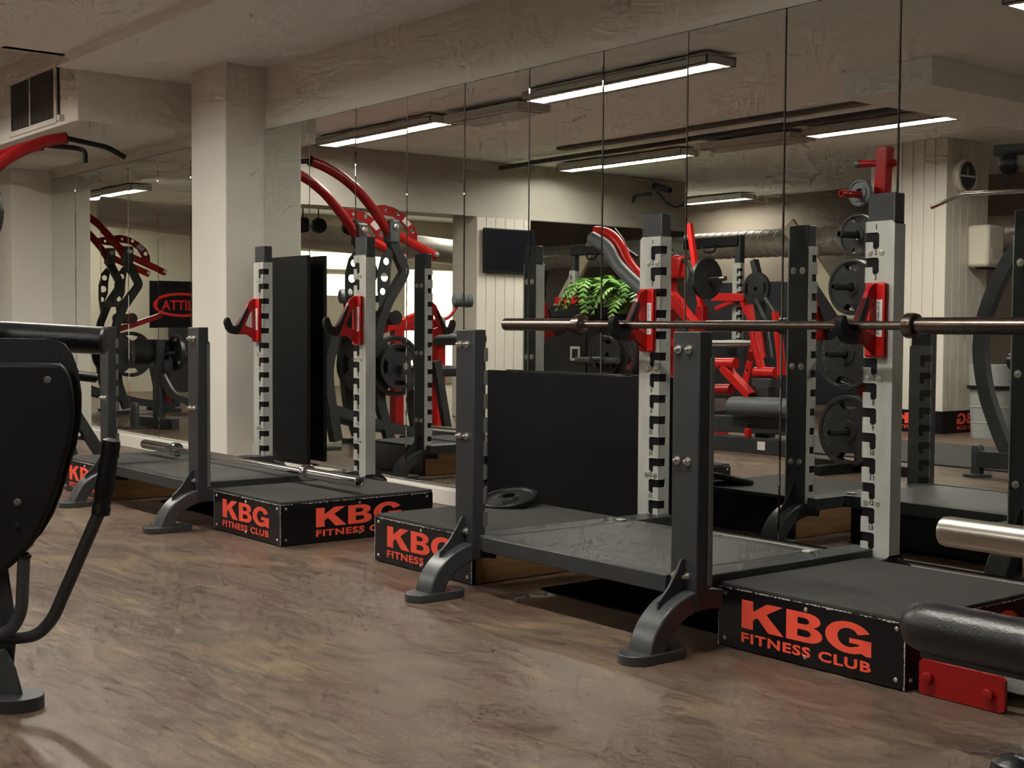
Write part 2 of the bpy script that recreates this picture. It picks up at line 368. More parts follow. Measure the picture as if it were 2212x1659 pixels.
def make_rack():
    root = thing('squat_rack', 'x', 'squat rack', (-3.03, 3.06, 0), 'squat racks along the mirror wall')
    bolt_src = {}
    for k, x in enumerate(RX):
        inner = 1 if k == 0 else -1
        tp = part(root, 'tall_post', MB().box((x - .05, RT - .025, .15), (x + .05, RT + .025, 1.3027)), M['frame'], .004)
        part(tp, 'slot_plate', slots_plate(x, RT - .0265, -1, inner, .176, 1.217, 13, 1.197, PITCH_N), M['galv'], smooth=0)
        part(tp, 'slot_shade', MB().box((x - .0505, RT - .0262, .178), (x + .0505, RT + .015, 1.214)), M['blackboard'])  # added black lining, stands in for the shade inside the slots
        nm = MB()
        for i in range(13):
            zc = 1.197 - PITCH_N * i; s_ = str(i + 1); wd = .008 * len(s_) if i else .004
            cx = x + inner * .013
            put_text(nm, s_, lambda a, b: V((cx - wd / 2 + a * wd, RT - .0312, zc - .0065 + b * .0165)), .03)
        part(tp, 'number_print', nm, M['ink'], smooth=0, kind='stuff')
        for i in (1, 6, 11):
            zc = 1.197 - PITCH_N * i
            for dx in (-.018, .028):
                part(tp, 'screw', MB().lathe([(0, .0105), (.002, .0095), (.0025, .004), (.0008, .0035), (.0008, .0005)], (x + inner * (.013 + dx * .95 - .004), RT - .0305, zc), (0, -1, 0), 14), M['bolt'])
                part(tp, 'bolt', capbolt((x + dx - .005, RT + .025, zc), (0, 1, 0), .009, .012), M['bolt'])
        spt = part(root, 'short_post', MB().box((x - .05, RS - .025, .12), (x + .05, RS + .025, .8748)), M['frame'], .004)
        part(spt, 'slot_plate', slots_plate(x, RS + .026, 1, inner, .176, .815, 8, .785, PITCH_N, .010), M['galv_dark'], smooth=0)
        for zc in (.826, .524, .211):
            for dx in (-.028, .012):
                part(spt, 'bolt', capbolt((x + dx, RS - .025, zc), (0, -1, 0), .0078, .015), M['bolt'])
        # side rail with bent feet at both ends
        rc = x - .056 if k == 1 else x + .045
        rail = part(root, 'side_rail', MB().box((rc - .05, RS - .0, .15), (rc + .05, RT + .01, .199)), M['frame'], .003)
        for sgn, y0 in ((-1, RS), (1, RT)):
            pa = [V((x, y0 + sgn * (.185 * math.sin(a) - .022), .002 + .146 * math.cos(a))) for a in (math.radians(-20 + 108 * i / 16) for i in range(17))]
            prof = [(-.029, -.043), (.029, -.043), (.029, .043), (-.029, .043)]
            ft = part(root, 'bent_foot', MB().sweep(pa, prof, (1, 0, 0)), M['frame_gloss'], .005)
            st = arc(0, .058, .05, .05, 0, 180, 10) + arc(0, -.058, .05, .05, 180, 360, 10)
            yc = y0 + sgn * .142
            part(ft, 'foot_pad', MB().poly([st], lambda a, b, c: V((x + a, yc + b, c)), .026), M['frame_gloss'], .005)
            g = [(y0 + sgn * .025, .258), (y0 + sgn * .036, .258), (y0 + sgn * .055, .225), (y0 + sgn * .085, .185), (y0 + sgn * .112, .160), (y0 + sgn * .122, .152), (y0 + sgn * .124, .104), (y0 + sgn * .09, .10), (y0 + sgn * .025, .13)]
            part(ft, 'gusset', MB().poly([g], lambda a, b, c: V((x - .004 + c, a, b)), .008), M['frame'], .001)
    d0, d1 = RX[0] + .095, RX[1] - .106
    part(root, 'front_bar', MB().box((d0 - .005, RS - .018, .152), (d1 + .03, RS + .03, .201)), M['frame'], .003)
    part(root, 'back_bar', MB().box((d0, 3.25, .15), (d1, 3.30, .199)), M['frame'], .003)
    part(root, 'deck', MB().box((d0 + .006, RS + .034, .165), (d1 - .006, 3.246, .1985)), M['deck'], .002)
    part(root, 'under_shade', MB().box((d0 + .01, RS + .22, .004), (d1 - .01, 3.30, .008)), M['shadeblack'])  # black sheet added as the dark shade under the deck
    part(root, 'back_light_block', MB().box((d0 + .01, 3.27, .010), (d1 - .01, 3.28, .15)), M['blackboard'])  # added board that stops light reaching under the deck from behind
    part(root, 'corner_clip', MB().box((d1 + .0, 3.235, .199), (d1 + .03, 3.26, .206)), M['galv'], .002)
    part(root, 'corner_clip', MB().box((d0 - .03, 3.235, .199), (d0, 3.26, .206)), M['galv'], .002)
    return root
rack = make_rack()
rack['label'] = 'black squat rack holding a brown barbell, nearer the camera'
R1D = V((-2.8441, -.0987, 0))
rack1 = copy_tree(rack); rack1.location = rack.location + R1D
rack1['label'] = 'black squat rack near the pillar, with a chrome barbell on its platform'
# hooks that hang in the slots
HO = [(-.213, .926), (-.202, .923), (-.193, .901), (-.184, .884), (-.171, .879), (-.159, .884), (-.15, .897), (-.101, .982), (-.1, .986), (-.087, 1.008), (-.069, 1.021), (-.050, 1.025), (-.050, .801), (-.060, .808), (-.069, .817), (-.096, .834), (-.11, .837), (-.16, .838), (-.177, .839), (-.2, .846), (-.217, .864), (-.228, .895), (-.225, .915)]
HH = [(-.066, .972), (-.078, .955), (-.087, .943), (-.096, .922), (-.103, .906), (-.11, .891), (-.105, .881), (-.066, .868)]
HL = [(-.213, .926), (-.202, .923), (-.193, .901), (-.184, .884), (-.171, .879), (-.159, .884), (-.15, .897), (-.101, .982), (-.093, .972), (-.146, .848), (-.155, .837), (-.177, .8385), (-.2, .8455), (-.217, .8635), (-.2285, .895), (-.2255, .915)]
def make_hook(x, y, inner, label):
    h = thing('bar_hook', label, 'bar hook', (x, y, .80), 'red bar hooks on the tall posts')
    part(h, 'hook_plate', MB().poly([HO, HH], lambda a, b, c: V((x - .008 + c, y + a, b)), .016), M['red'], .002)
    part(h, 'plastic_liner', MB().poly([HL], lambda a, b, c: V((x - .013 + c, y + a, b)), .026), M['black'], .003)
    ch = part(h, 'back_channel', MB().box((x - .036, y - .052, .797), (x + .036, y - .036, 1.027)), M['redbright'], .005)
    part(h, 'side_flange', MB().box((x + .030, y - .048, .80), (x + .036, y - .032, 1.024)), M['red'], .002)
    lb = part(ch, 'label', MB().box((x + .009, y - .0535, .860), (x + .030, y - .0518, .975)), M['label'], label='white lettered label')
    tx = MB()
    put_text(tx, 'PREMIUM', lambda a, b: V((x + .0125 + (1 - b) * .008 , y - .0538, .868 + a * .098)), .0)
    part(ch, 'label_print', tx, M['ink'], smooth=0)
    return h
make_hook(RX[0], RT, 1, 'red bar hook under the left end of the brown barbell')
make_hook(RX[1], RT, -1, 'red bar hook under the right end of the brown barbell')
make_hook(RX[0] + R1D.x, RT + R1D.y, 1, 'empty red bar hook on the post next to the pillar')
make_hook(RX[1] + R1D.x, RT + R1D.y, -1, 'empty red bar hook on the right post of the far rack')
# ------------------------------------------------------------------ platform boxes
def make_box(x0, x1, y0, y1, label, lop=0):
    hb = .1676
    b = thing('step_box', label, 'platform box', ((x0 + x1) / 2, (y0 + y1) / 2, 0), 'black lettered step boxes beside the racks')
    part(b, 'front_board', MB().box((x0, y0, .004), (x1, y0 + .018, hb)), M['boxside'], .0015)
    part(b, 'back_board', MB().box((x0, y1 - .018, .004), (x1, y1, hb)), M['boxside'], .0015)
    part(b, 'side_board', MB().box((x0, y0 + .018, .004), (x0 + .018, y1 - .018, hb)), M['ply'] if not lop else M['boxside'])
    part(b, 'side_board', MB().box((x1 - .018, y0 + .018, .004), (x1, y1 - .018, hb)), M['boxside'] if not lop else M['ply'])
    part(b, 'top_board', MB().box((x0 + .001, y0 + .018, hb - .02), (x1 - .001, y1 - .018, hb)), M['ply'])
    part(b, 'rubber_top', MB().box((x0 + .004, y0 + .004, hb), (x1 - .002, y1 - .002, hb + .012)), M['rubber'], .003)
    # worn pale edges of the laminate
    rnd = random.Random(int(abs(x0) * 100)); ch = MB()
    for face in ('f', 's'):
        n = 46
        if face == 's' and lop: continue
        for i in range(n):
            t0, t1 = i / n, (i + rnd.uniform(.4, 1.0)) / n
            h_ = rnd.choice([.0010, .0016, .0022, .0024, .0038])
            if rnd.random() < .12: continue
            if face == 'f': ch.box((x0 + (x1 - x0) * t0, y0 - .0006, hb - h_), (x0 + (x1 - x0) * t1, y0 + .003, hb + .0008))
            else: ch.box((x1 - .003, y0 + (y1 - y0) * t0, hb - h_), (x1 + .0006, y0 + (y1 - y0) * t1, hb + .0008))
    for xx, yy in ((x1, y0), (x0, y0)):
        for i in range(14):
            t0 = .004 + (hb - .006) * i / 14; w_ = rnd.uniform(.0012, .0035)
            s_ = 1 if xx == x1 else -1
            a, c = sorted((xx - s_ * w_, xx + s_ * .0006))
            ch.box((a, y0 - .0006, t0), (c, y0 + .002, t0 + (hb - .006) / 14 * rnd.uniform(.7, 1.0)))
            if s_ > 0 and not lop: ch.box((x1 - .001, y0, t0), (x1 + .0006, y0 + w_, t0 + (hb - .006) / 14 * rnd.uniform(.7, 1.0)))
    part(b, 'worn_edge', ch, M['chip'], smooth=0, kind='stuff')
    # screws
    for zz in (.026, hb - .016):
        for xx in (x0 + .025, (x0 + x1) / 2, x1 - .025):
            part(b, 'screw', MB().lathe([(0, .0062), (.002, .0055), (.003, .003), (.001, .0025), (.001, .0003)], (xx, y0, zz), (0, -1, 0), 12), M['bolt'])
        if not lop:
            for yy in (y0 + .025, (y0 + y1) / 2, y1 - .03):
                part(b, 'screw', MB().lathe([(0, .0062), (.002, .0055), (.003, .003), (.001, .0025), (.001, .0003)], (x1, yy, zz), (1, 0, 0), 12), M['bolt'])
    def logo(fn, name):
        mb = MB()
        for ch_, a0, a1 in (('K', 0.0, .345), ('B', .365, .645), ('G', .665, 1.0)):
            L = GL[ch_]; wmax = max(p[0] for p in L[0])
            mb.poly([[(a0 + (a1 - a0) * p[0] / wmax, .335 + .665 * p[1]) for p in lp] for lp in L], lambda a, b_, c: fn(a, b_, c), .0006)
        put_text(mb, 'FITNESS CLUB', lambda a, b_: fn(a, .0 + .235 * b_, .0006), .035, 1.12)
        part(b, name, mb, M['print'], smooth=0, label='bold red block lettering')
    lx0, lx1 = x0 + (x1 - x0) * .14, x0 + (x1 - x0) * .84
    logo(lambda a, b_, c: V((lx0 + (lx1 - lx0) * a, y0 - .0002 - c, .026 + b_ * .117)), 'front_lettering')
    if not lop:
        ly0, ly1 = y0 + (y1 - y0) * .22, y0 + (y1 - y0) * .78
        logo(lambda a, b_, c: V((x1 + .0002 + c, ly0 + (ly1 - ly0) * a, .026 + b_ * .117)), 'side_lettering')
    return b
make_box(-2.5314, -1.9217, 2.7557, 3.40, 'black lettered step box nearest the camera, right of the barbell rack')
make_box(-4.2401, -3.63, 2.7178, 3.40, 'black lettered step box half hidden behind the left foot of the barbell rack', 1)
make_box(-5.3101, -4.7217, 2.5807, 3.323, 'black lettered step box between the two racks with the chrome barbell end on it')
make_box(-7.0672, -6.47, 2.5633, 3.32, 'farthest black lettered step box, behind the left foot of the far rack', 1)
# ------------------------------------------------------------------ barbells
def barbell(x0, x1, s0, s1, y, z, m_s, m_sh, label, rs=.0245, rsh=.0135):
    b = thing('barbell', label, 'barbell', ((x0 + x1) / 2, y, z))
    part(b, 'shaft', MB().tube([(s0 - .02, y, z), (s1 + .02, y, z)], rsh, 20), m_sh)
    for a, c, sgn in ((s0, x0, -1), (s1, x1, 1)):
        L = abs(c - a)
        part(b, 'sleeve', MB().lathe([(.0, rs), (L - .006, rs), (L - .001, rs - .004), (L, rs - .009), (L - .004, rs - .010), (L - .004, .001)], (a, y, z), (sgn, 0, 0), 28), m_s)
        part(b, 'collar', MB().lathe([(-.006, rsh + .004), (-.006, rs + .008), (-.001, rs + .0125), (.026, rs + .0125), (.030, rs + .009), (.030, rs)], (a, y, z), (sgn, 0, 0), 32), m_s)
        part(b, 'collar_ring', MB().lathe([(-.016, rsh + .001), (-.016, rsh + .004), (-.006, rsh + .004)], (a, y, z), (sgn, 0, 0), 24), M['chrome'])
    return b
bb = barbell(-4.214, -1.86, -3.749, -2.322, 3.3165, .8945, M['bronze'], M['bronze'], 'brown steel barbell resting on the red hooks of the near rack')
bb2 = barbell(-6.917, -4.719, -6.50, -5.165, 2.95, .2375, M['chrome'], M['chrome'], 'chrome barbell lying across the platform of the far rack')
# black boards leaning against the mirrors
solo('black_board', 'black board standing upright against the mirror next to the pillar', 'board', MB().box((-7.28, 3.835, .10), (-6.70, 3.858, 1.287)), M['blackboard'], (-6.99, 3.85, .09), 'black boards leaning on the mirrors', .002)
solo('black_board', 'black board lying sideways against the mirror between the racks', 'board', MB().box((-5.005, 3.835, .095), (-3.80, 3.858, .682)), M['blackboard'], (-4.4, 3.85, .09), 'black boards leaning on the mirrors', .002)
solo('floor_strip', 'black strip on the floor along the mirror foot', 'floor strip', MB().box((-4.85, 3.66, 0), (1.5, 3.86, .012)), M['black'], (-2, 3.72, 0))
# small weight plate left on the box behind the rack
pl = thing('weight_plate', 'small black weight plate left on the rubber box top', 'weight plate', (-4.12, 3.27, .18))
part(pl, 'disc', MB().lathe([(0, .028), (0, .112), (.006, .118), (.020, .118), (.026, .112), (.026, .098), (.020, .092), (.020, .05), (.028, .045), (.028, .028), (0, .028)], (-4.12, 3.27, .192), (.05, -.22, 1), 36), M['black'])
# ------------------------------------------------------------------ ceiling lamps
def lamp(x0, x1, y, z, label, group='fluorescent ceiling lamps', on=True, w=.25):
    L = x1 - x0
    t = thing('fluorescent_lamp', label, 'lamp', ((x0 + x1) / 2, y, z), group)
    h = w / 2
    m = MB().box((x0, y - h, z + .045), (x1, y + h, z + .06)).box((x0, y - h, z), (x1, y - h + .006, z + .05)).box((x0, y + h - .006, z), (x1, y + h, z + .05))
    m.box((x0, y - h, z), (x0 + .006, y + h, z + .05)).box((x1 - .006, y - h, z), (x1, y + h, z + .05))
    m.box((x0, y - h, z), (x1, y - h + .045, z + .004)).box((x0, y + h - .045, z), (x1, y + h, z + .004))
    part(t, 'housing', m, M['lamphouse'], 0, 0)
    if on:
        part(t, 'lamp_tube', MB().box((x0 + .07, y - .055, z + .012), (x1 - .07, y + .055, z + .03)), M['tube'], 0, 0)
    lv = MB()
    n = int(L / .075)
    for i in range(n):
        xx = x0 + .06 + (L - .12) * i / (n - 1)
        lv.poly([[(-h + .045, 0), (h - .045, 0), (h - .06, .012), (-h + .06, .012)]], lambda a, b, c: V((xx + c, y + a, z + b * .5)), .002)
    lv.box((x0 + .05, y - .074, z), (x1 - .05, y - .071, z + .03)).box((x0 + .05, y + .071, z), (x1 - .05, y + .074, z + .03))
    part(t, 'louvre', lv, M['louvre'], 0, 0)
    for xx in (x0 + .25, x1 - .25):
        part(t, 'hanger', MB().box((xx - .02, y - .02, z + .06), (xx + .02, y + .02, CE)), M['black'], 0, 0)
    return t
M['lamphouse'] = mat('lamp_housing', (.50, .47, .42), .5)
M['louvre'] = mat('lamp_louvre', (.7, .7, .66), .3, .6)
ZL = 2.42
lamp(-10.00, -8.30, 1.87, ZL, 'lit fluorescent lamp in the left of the mirror, above the red machine')
lamp(-7.12, -5.40, 1.95, ZL, 'long lit fluorescent lamp at the top centre of the mirror')
lamp(-10.05, -8.38, -0.87, ZL, 'lit fluorescent lamp in front of the white lintel')
lamp(-6.95, -5.22, -0.78, ZL, 'lit fluorescent lamp at the top right of the mirror, above the plate tree')
lamp(-11.75, -10.72, -4.32, ZL, 'short lit fluorescent lamp far back beyond the lintel corner')
lamp(-3.56, -1.90, 1.90, ZL, 'lit fluorescent lamp just cut off at the top right corner of the mirror')
lamp(-3.80, -2.10, -0.80, ZL, 'lit fluorescent lamp behind the camera')
lamp(-19.40, -17.90, -0.60, ZL, 'lit fluorescent lamp in the far room seen in the left mirror')
lamp(-16.20, -14.60, 1.60, ZL, 'lit fluorescent lamp in the far room behind the lintel', group='lamps of the far room')
lamp(-15.20, -13.60, -2.60, ZL, 'second lit fluorescent lamp in the far room', group='lamps of the far room')
lamp(-1.6, .1, -3.3, ZL, 'added unseen fluorescent lamp far behind the camera')  # added out of view, to brighten the ceiling by bounce off the floor
# unlit heating panels hung in line with the lamps
def heat_panel(x0, x1, y, label):
    t = thing('radiant_panel', label, 'heating panel', ((x0 + x1) / 2, y, ZL - .01), 'unlit panels between the ceiling lamps')
    part(t, 'panel_body', MB().box((x0, y - .16, ZL - .01), (x1, y + .16, ZL + .045)), M['lamphouse'], .003)
    part(t, 'panel_face', MB().box((x0 + .04, y - .12, ZL - .016), (x1 - .04, y + .12, ZL - .010)), mat('panel_face', (.36, .33, .29), .4))
    for xx in (x0 + .2, x1 - .2):
        part(t, 'bracket', MB().box((xx - .05, y - .03, ZL + .045), (xx + .05, y + .03, CE)), M['black'])
heat_panel(-8.22, -7.34, 1.78, 'unlit panel between the two lamps at the top of the mirror')
heat_panel(-8.06, -7.04, -0.78, 'unlit panel between the lower two lamps in the mirror')
# pipes and trays under the ceiling
solo('ceiling_pipe', 'dark pipe running below the ceiling behind the lamps', 'pipe', MB().tube([(-10.4, -.30, 2.445), (-3.0, -.22, 2.445)], .022), mat('pipe_dark', (.05, .045, .04), .5), (-7, -.26, 2.44))
solo('ceiling_tray', 'dark cable tray close under the ceiling', 'cable tray', MB().box((-9.2, -.12, 2.475), (-5.6, -.02, CE)), mat('tray_dark', (.10, .085, .07), .6), (-7, -.07, 2.5))
# ------------------------------------------------------------------ beam above and lintel wall, far room
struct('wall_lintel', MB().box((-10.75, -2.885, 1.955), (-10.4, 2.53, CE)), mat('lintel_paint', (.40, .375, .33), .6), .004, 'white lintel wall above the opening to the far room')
struct('ceiling_beam', MB().box((-5.35, -7.9, 2.33), (-4.7, .9, CE)), M['ceil'], .004)
struct('ceiling_beam', MB().box((-3.3, -7.9, 2.33), (-2.6, 1.0, CE)), M['ceil'], .004)
# ------------------------------------------------------------------ machine at the left edge (back pad, roll, handles)
# local frame: x to the right in the picture, y away from the camera, z up
def machine_left():
    t = thing('leg_machine', 'black padded exercise machine cut off by the left edge', 'gym machine', (-3.08, 1.07, 0))
    t.rotation_euler = (0, 0, YAW)
    P = 927.5
    def q(u, v, y=0.0):                 # picture offsets to metres in the machine's own frame
        d = 3.1125 + y
        return V((((u - 1106) * d - (92 - 1106) * 3.1125) / 2887, y, .8824 - (v - 703) * d / 2887))
    def add(name, mb, m, bev=0, parent=t, smooth=35, label=None):
        o = link(name, mb.mesh(name, (0, 0, 0), smooth), m, parent)
        if bev: bevel(o, bev, 3)
        if label: o['label'] = label
        return o
    def fn(y0): return lambda a, b, c: q(a, b, y0 + c)
    shell = [(-120, 782), (128, 784), (143, 796), (152, 815), (158, 850), (160, 900), (150, 960), (135, 1010), (122, 1060), (105, 1100), (85, 1140), (68, 1175), (30, 1215), (-60, 1290), (-160, 1330), (-200, 1100), (-190, 900)]
    add('back_shell', MB().poly([shell], fn(-.05), .03), M['black'], .012)
    pad = [(-130, 734), (-60, 732), (100, 733), (122, 736), (140, 744), (156, 766), (168, 800), (175, 850), (174, 900), (163, 960), (147, 1010), (132, 1060), (112, 1110), (88, 1150), (60, 1180), (-60, 1240), (-190, 1200), (-190, 800)]
    add('back_pad', MB().poly([pad], fn(-.022), .11), M['leather'], .022)
    add('shell_screw', MB().lathe([(0, .009), (.003, .007), (.004, .001)], q(102, 821, -.05), (0, -1, 0), 14), M['galv_dark'])
    add('shell_screw', MB().lathe([(0, .009), (.003, .007), (.004, .001)], q(35, 1084, -.05), (0, -1, 0), 14), M['galv_dark'])
    add('shell_screw', MB().lathe([(0, .009), (.004, .007), (.005, .001)], q(33, 1137, -.05), (0, -1, 0), 14), M['black'])
    add('roll_pad', MB().lathe([(0, .012), (.002, .030), (.008, .0345), (.5, .034)], q(229, 737, .22), (-1, 0, .05), 28), M['leather'])
    add('adjust_lever', MB().tube([q(150, 810, .06), q(205, 816, .10)], .012, 14), M['black'])
    # handle: rubber grip on a bent tube
    hp = [q(238, 950), q(216, 1092), q(108, 1338), q(75, 1372), q(35, 1378), q(-60, 1378)]
    add('handle_tube', MB().tube(fillet([hp[1] + (hp[0] - hp[1]) * .1] + hp[1:], .05, 6), .0145, 18), M['frame'])
    grip = [(-.004, .012), (0, .0195), (.012, .0215), (.030, .0205), (.045, .0195), (.06, .0215), (.085, .0205), (.11, .0225), (.135, .020), (.15, .0185), (.16, .0215), (.172, .021), (.175, .016)]
    add('rubber_grip', MB().lathe(grip, hp[0], (hp[1] - hp[0]), 22), M['black'])
    add('inner_handle', MB().tube(fillet([q(48, 1200, -.03), q(42, 1320, -.03), q(20, 1362, -.03), q(-80, 1392, -.03)], .05, 6), .0145, 18), M['frame_gloss'])
    add('inner_handle_cap', MB().lathe([(-.006, .010), (0, .0165), (.006, .0165)], q(48, 1198, -.03), (0, 0, -1), 18), M['black'])
    # column and foot
    col = [(-120, 1180), (12, 1215), (28, 1330), (30, 1380), (26, 1420), (18, 1500), (-140, 1530)]
    add('column', MB().poly([col], fn(-.01), .05), M['frame'], .008)
    leg = [(5, 1395), (28, 1442), (48, 1518), (-60, 1535), (-60, 1440)]
    add('foot_leg', MB().poly([leg], fn(-.03), .04), M['frame_gloss'], .006)
    st = arc(.0, 0, .060, .055, -90, 90, 12) + [(-.35, .055), (-.35, -.055)]
    add('foot_plate', MB().poly([st], lambda a, b, c: V((a - .055, b * 1.0 - .03, c)), .030), M['frame'], .006)
    # big round pad behind, at the edge of the picture
    add('round_pad', MB().lathe([(0, .001), (0, .10), (.02, .118), (.05, .118), (.06, .10), (.06, .001)], q(-88, 465, .05), (0, -1, 0), 40), M['leather'])
    add('pad_arm', MB().tube([q(-88, 465, .06), q(-60, 700, .10)], .02, 14), M['frame'])
machine_left()
# ------------------------------------------------------------------ bench at the right edge
bn = thing('exercise_bench', 'black padded bench with a red end plate at the right edge', 'bench', (-1.4, 2.6, 0))
part(bn, 'end_plate', MB().poly([[(-1.895, .006), (-1.883, .002), (-1.675, .002), (-1.665, .010), (-1.665, .078), (-1.677, .088), (-1.886, .088), (-1.895, .080)]], lambda a, b, c: V((a, 2.775 + c, b)), .010), M['red'], .001)
for xx, zz in ((-1.868, .045), (-1.705, .040)):
    part(bn, 'plate_bolt', MB().lathe([(0, .014), (.010, .014), (.012, .010), (.012, .001)], (xx, 2.775, zz), (0, -1, 0), 16), M['red'])
part(bn, 'base_tube', MB().box((-1.83, 2.785, .02), (-1.72, 3.5, .075)), M['red'], .004)
part(bn, 'cross_tube', MB().box((-1.72, 2.84, .035), (-.6, 2.90, .085)), M['galv'], .004)
part(bn, 'cross_post', MB().box((-1.32, 2.40, .0), (-1.25, 2.47, .28)), M['frame'], .004)
prof = [(0, .001), (.004, .030), (.018, .046), (.045, .054), (.09, .057), (.9, .057)]
part(bn, 'bolster_pad', MB().lathe(prof, (-1.715, 2.462, .248), (1, .0, .0), 36), M['leather'])
part(bn, 'pad_board', MB().box((-1.665, 2.44, .185), (-.8, 2.52, .199)), M['frame'], .002)
solo('bar_sleeve', 'thick steel bar sleeve poking in at the right edge above the bench', 'weight bar', MB().lathe([(0, .001), (.001, .018), (.004, .0235), (.012, .025), (.9, .025)], (-1.272, 1.92, .552), (1, 0, 0), 32), M['steel'], (-1.0, 1.92, .552))
bs = bpy.data.objects['bar_sleeve']
rf = thing('machine_stand', 'black rounded rubber stand end at the bottom right corner', 'machine stand', (-1.40, 2.36, 0))
part(rf, 'rubber_cap', MB().lathe([(0, .045), (.03, .046), (.05, .040), (.062, .024), (.066, .001)], (-1.385, 2.345, 0), (0, 0, 1), 28), M['leather'])
part(rf, 'foot_tube', MB().tube([(-1.385, 2.345, .03), (-1.1, 2.45, .05)], .02, 14), M['frame'])
# ================================================================== the rest of the gym, seen in the mirrors
# ------------------------------------------------------------------ shared pieces
def circ(r, n=40, cx=0, cy_=0, a0=0): return [(cx + r * math.cos(a0 + 2*math.pi*k/n), cy_ + r * math.sin(a0 + 2*math.pi*k/n)) for k in range(n)]
def grip_hole(r0, r1, mid, half, n=8):
    o = [(r1 * math.cos(mid - half + 2*half*k/n), r1 * math.sin(mid - half + 2*half*k/n)) for k in range(n+1)]
    i = [(r0 * math.cos(mid + half*.75 - 1.5*half*k/n), r0 * math.sin(mid + half*.75 - 1.5*half*k/n)) for k in range(n+1)]
    return o + i
M['iron'] = mat('black_iron', (.020, .020, .020), .42, spec=.5, bump=(300, .2, .001))
M['iron_grey'] = mat('grey_iron', (.075, .085, .09), .5)
M['emboss'] = mat('worn_lettering', (.10, .098, .09), .5)
def weight_plate(c, axis, r, t, label, group, m='iron', holes=2, txt=False):
    """axis 'y' faces +y, axis 'x' faces +x"""
    c = V(c)
    def fn(a, b, k): return V((c.x - a, c.y + k, c.z + b)) if axis == 'y' else V((c.x + k, c.y + a, c.z + b))
    p = thing('weight_plate', label, 'weight plate', c, group)
    hs = [grip_hole(r * .62, r * .84, math.pi / 2 + 2 * math.pi * k / holes, .42) for k in range(holes)] if holes else []
    part(p, 'disc', MB().poly([circ(r * .97), circ(.026, 18)] + hs, lambda a, b, k: fn(a, b, k - t * .35), t * .7), M[m])
    part(p, 'rim', MB().poly([circ(r), circ(r * .89)], lambda a, b, k: fn(a, b, k - t / 2), t), M[m], .003)
    part(p, 'hub', MB().poly([circ(max(.05, r * .3), 28), circ(.026, 28)], lambda a, b, k: fn(a, b, k - t / 2), t), M[m], .002)
    if txt:
        mb = MB()
        for mid, word in ((0.0, 'GYMLECO'), (math.pi, 'GYMLECO')):
            for k, chx in enumerate(word):
                # letters stand round the disc, tops outwards, read clockwise from the front
                ang = mid + (len(word) / 2 - k - .5) * .19
                e = V((math.cos(ang), math.sin(ang))); s_ = V((math.sin(ang), -math.cos(ang)))
                base = r * .70; h_ = r * .13; w_ = r * .085
                put_text(mb, chx, lambda a, b: fn(*(V((e.x, e.y)) * (base + h_ * b) + s_ * ((a - .5) * w_)), t * .36), .0)
        part(p, 'lettering', mb, M['emboss'], smooth=0)
    return p
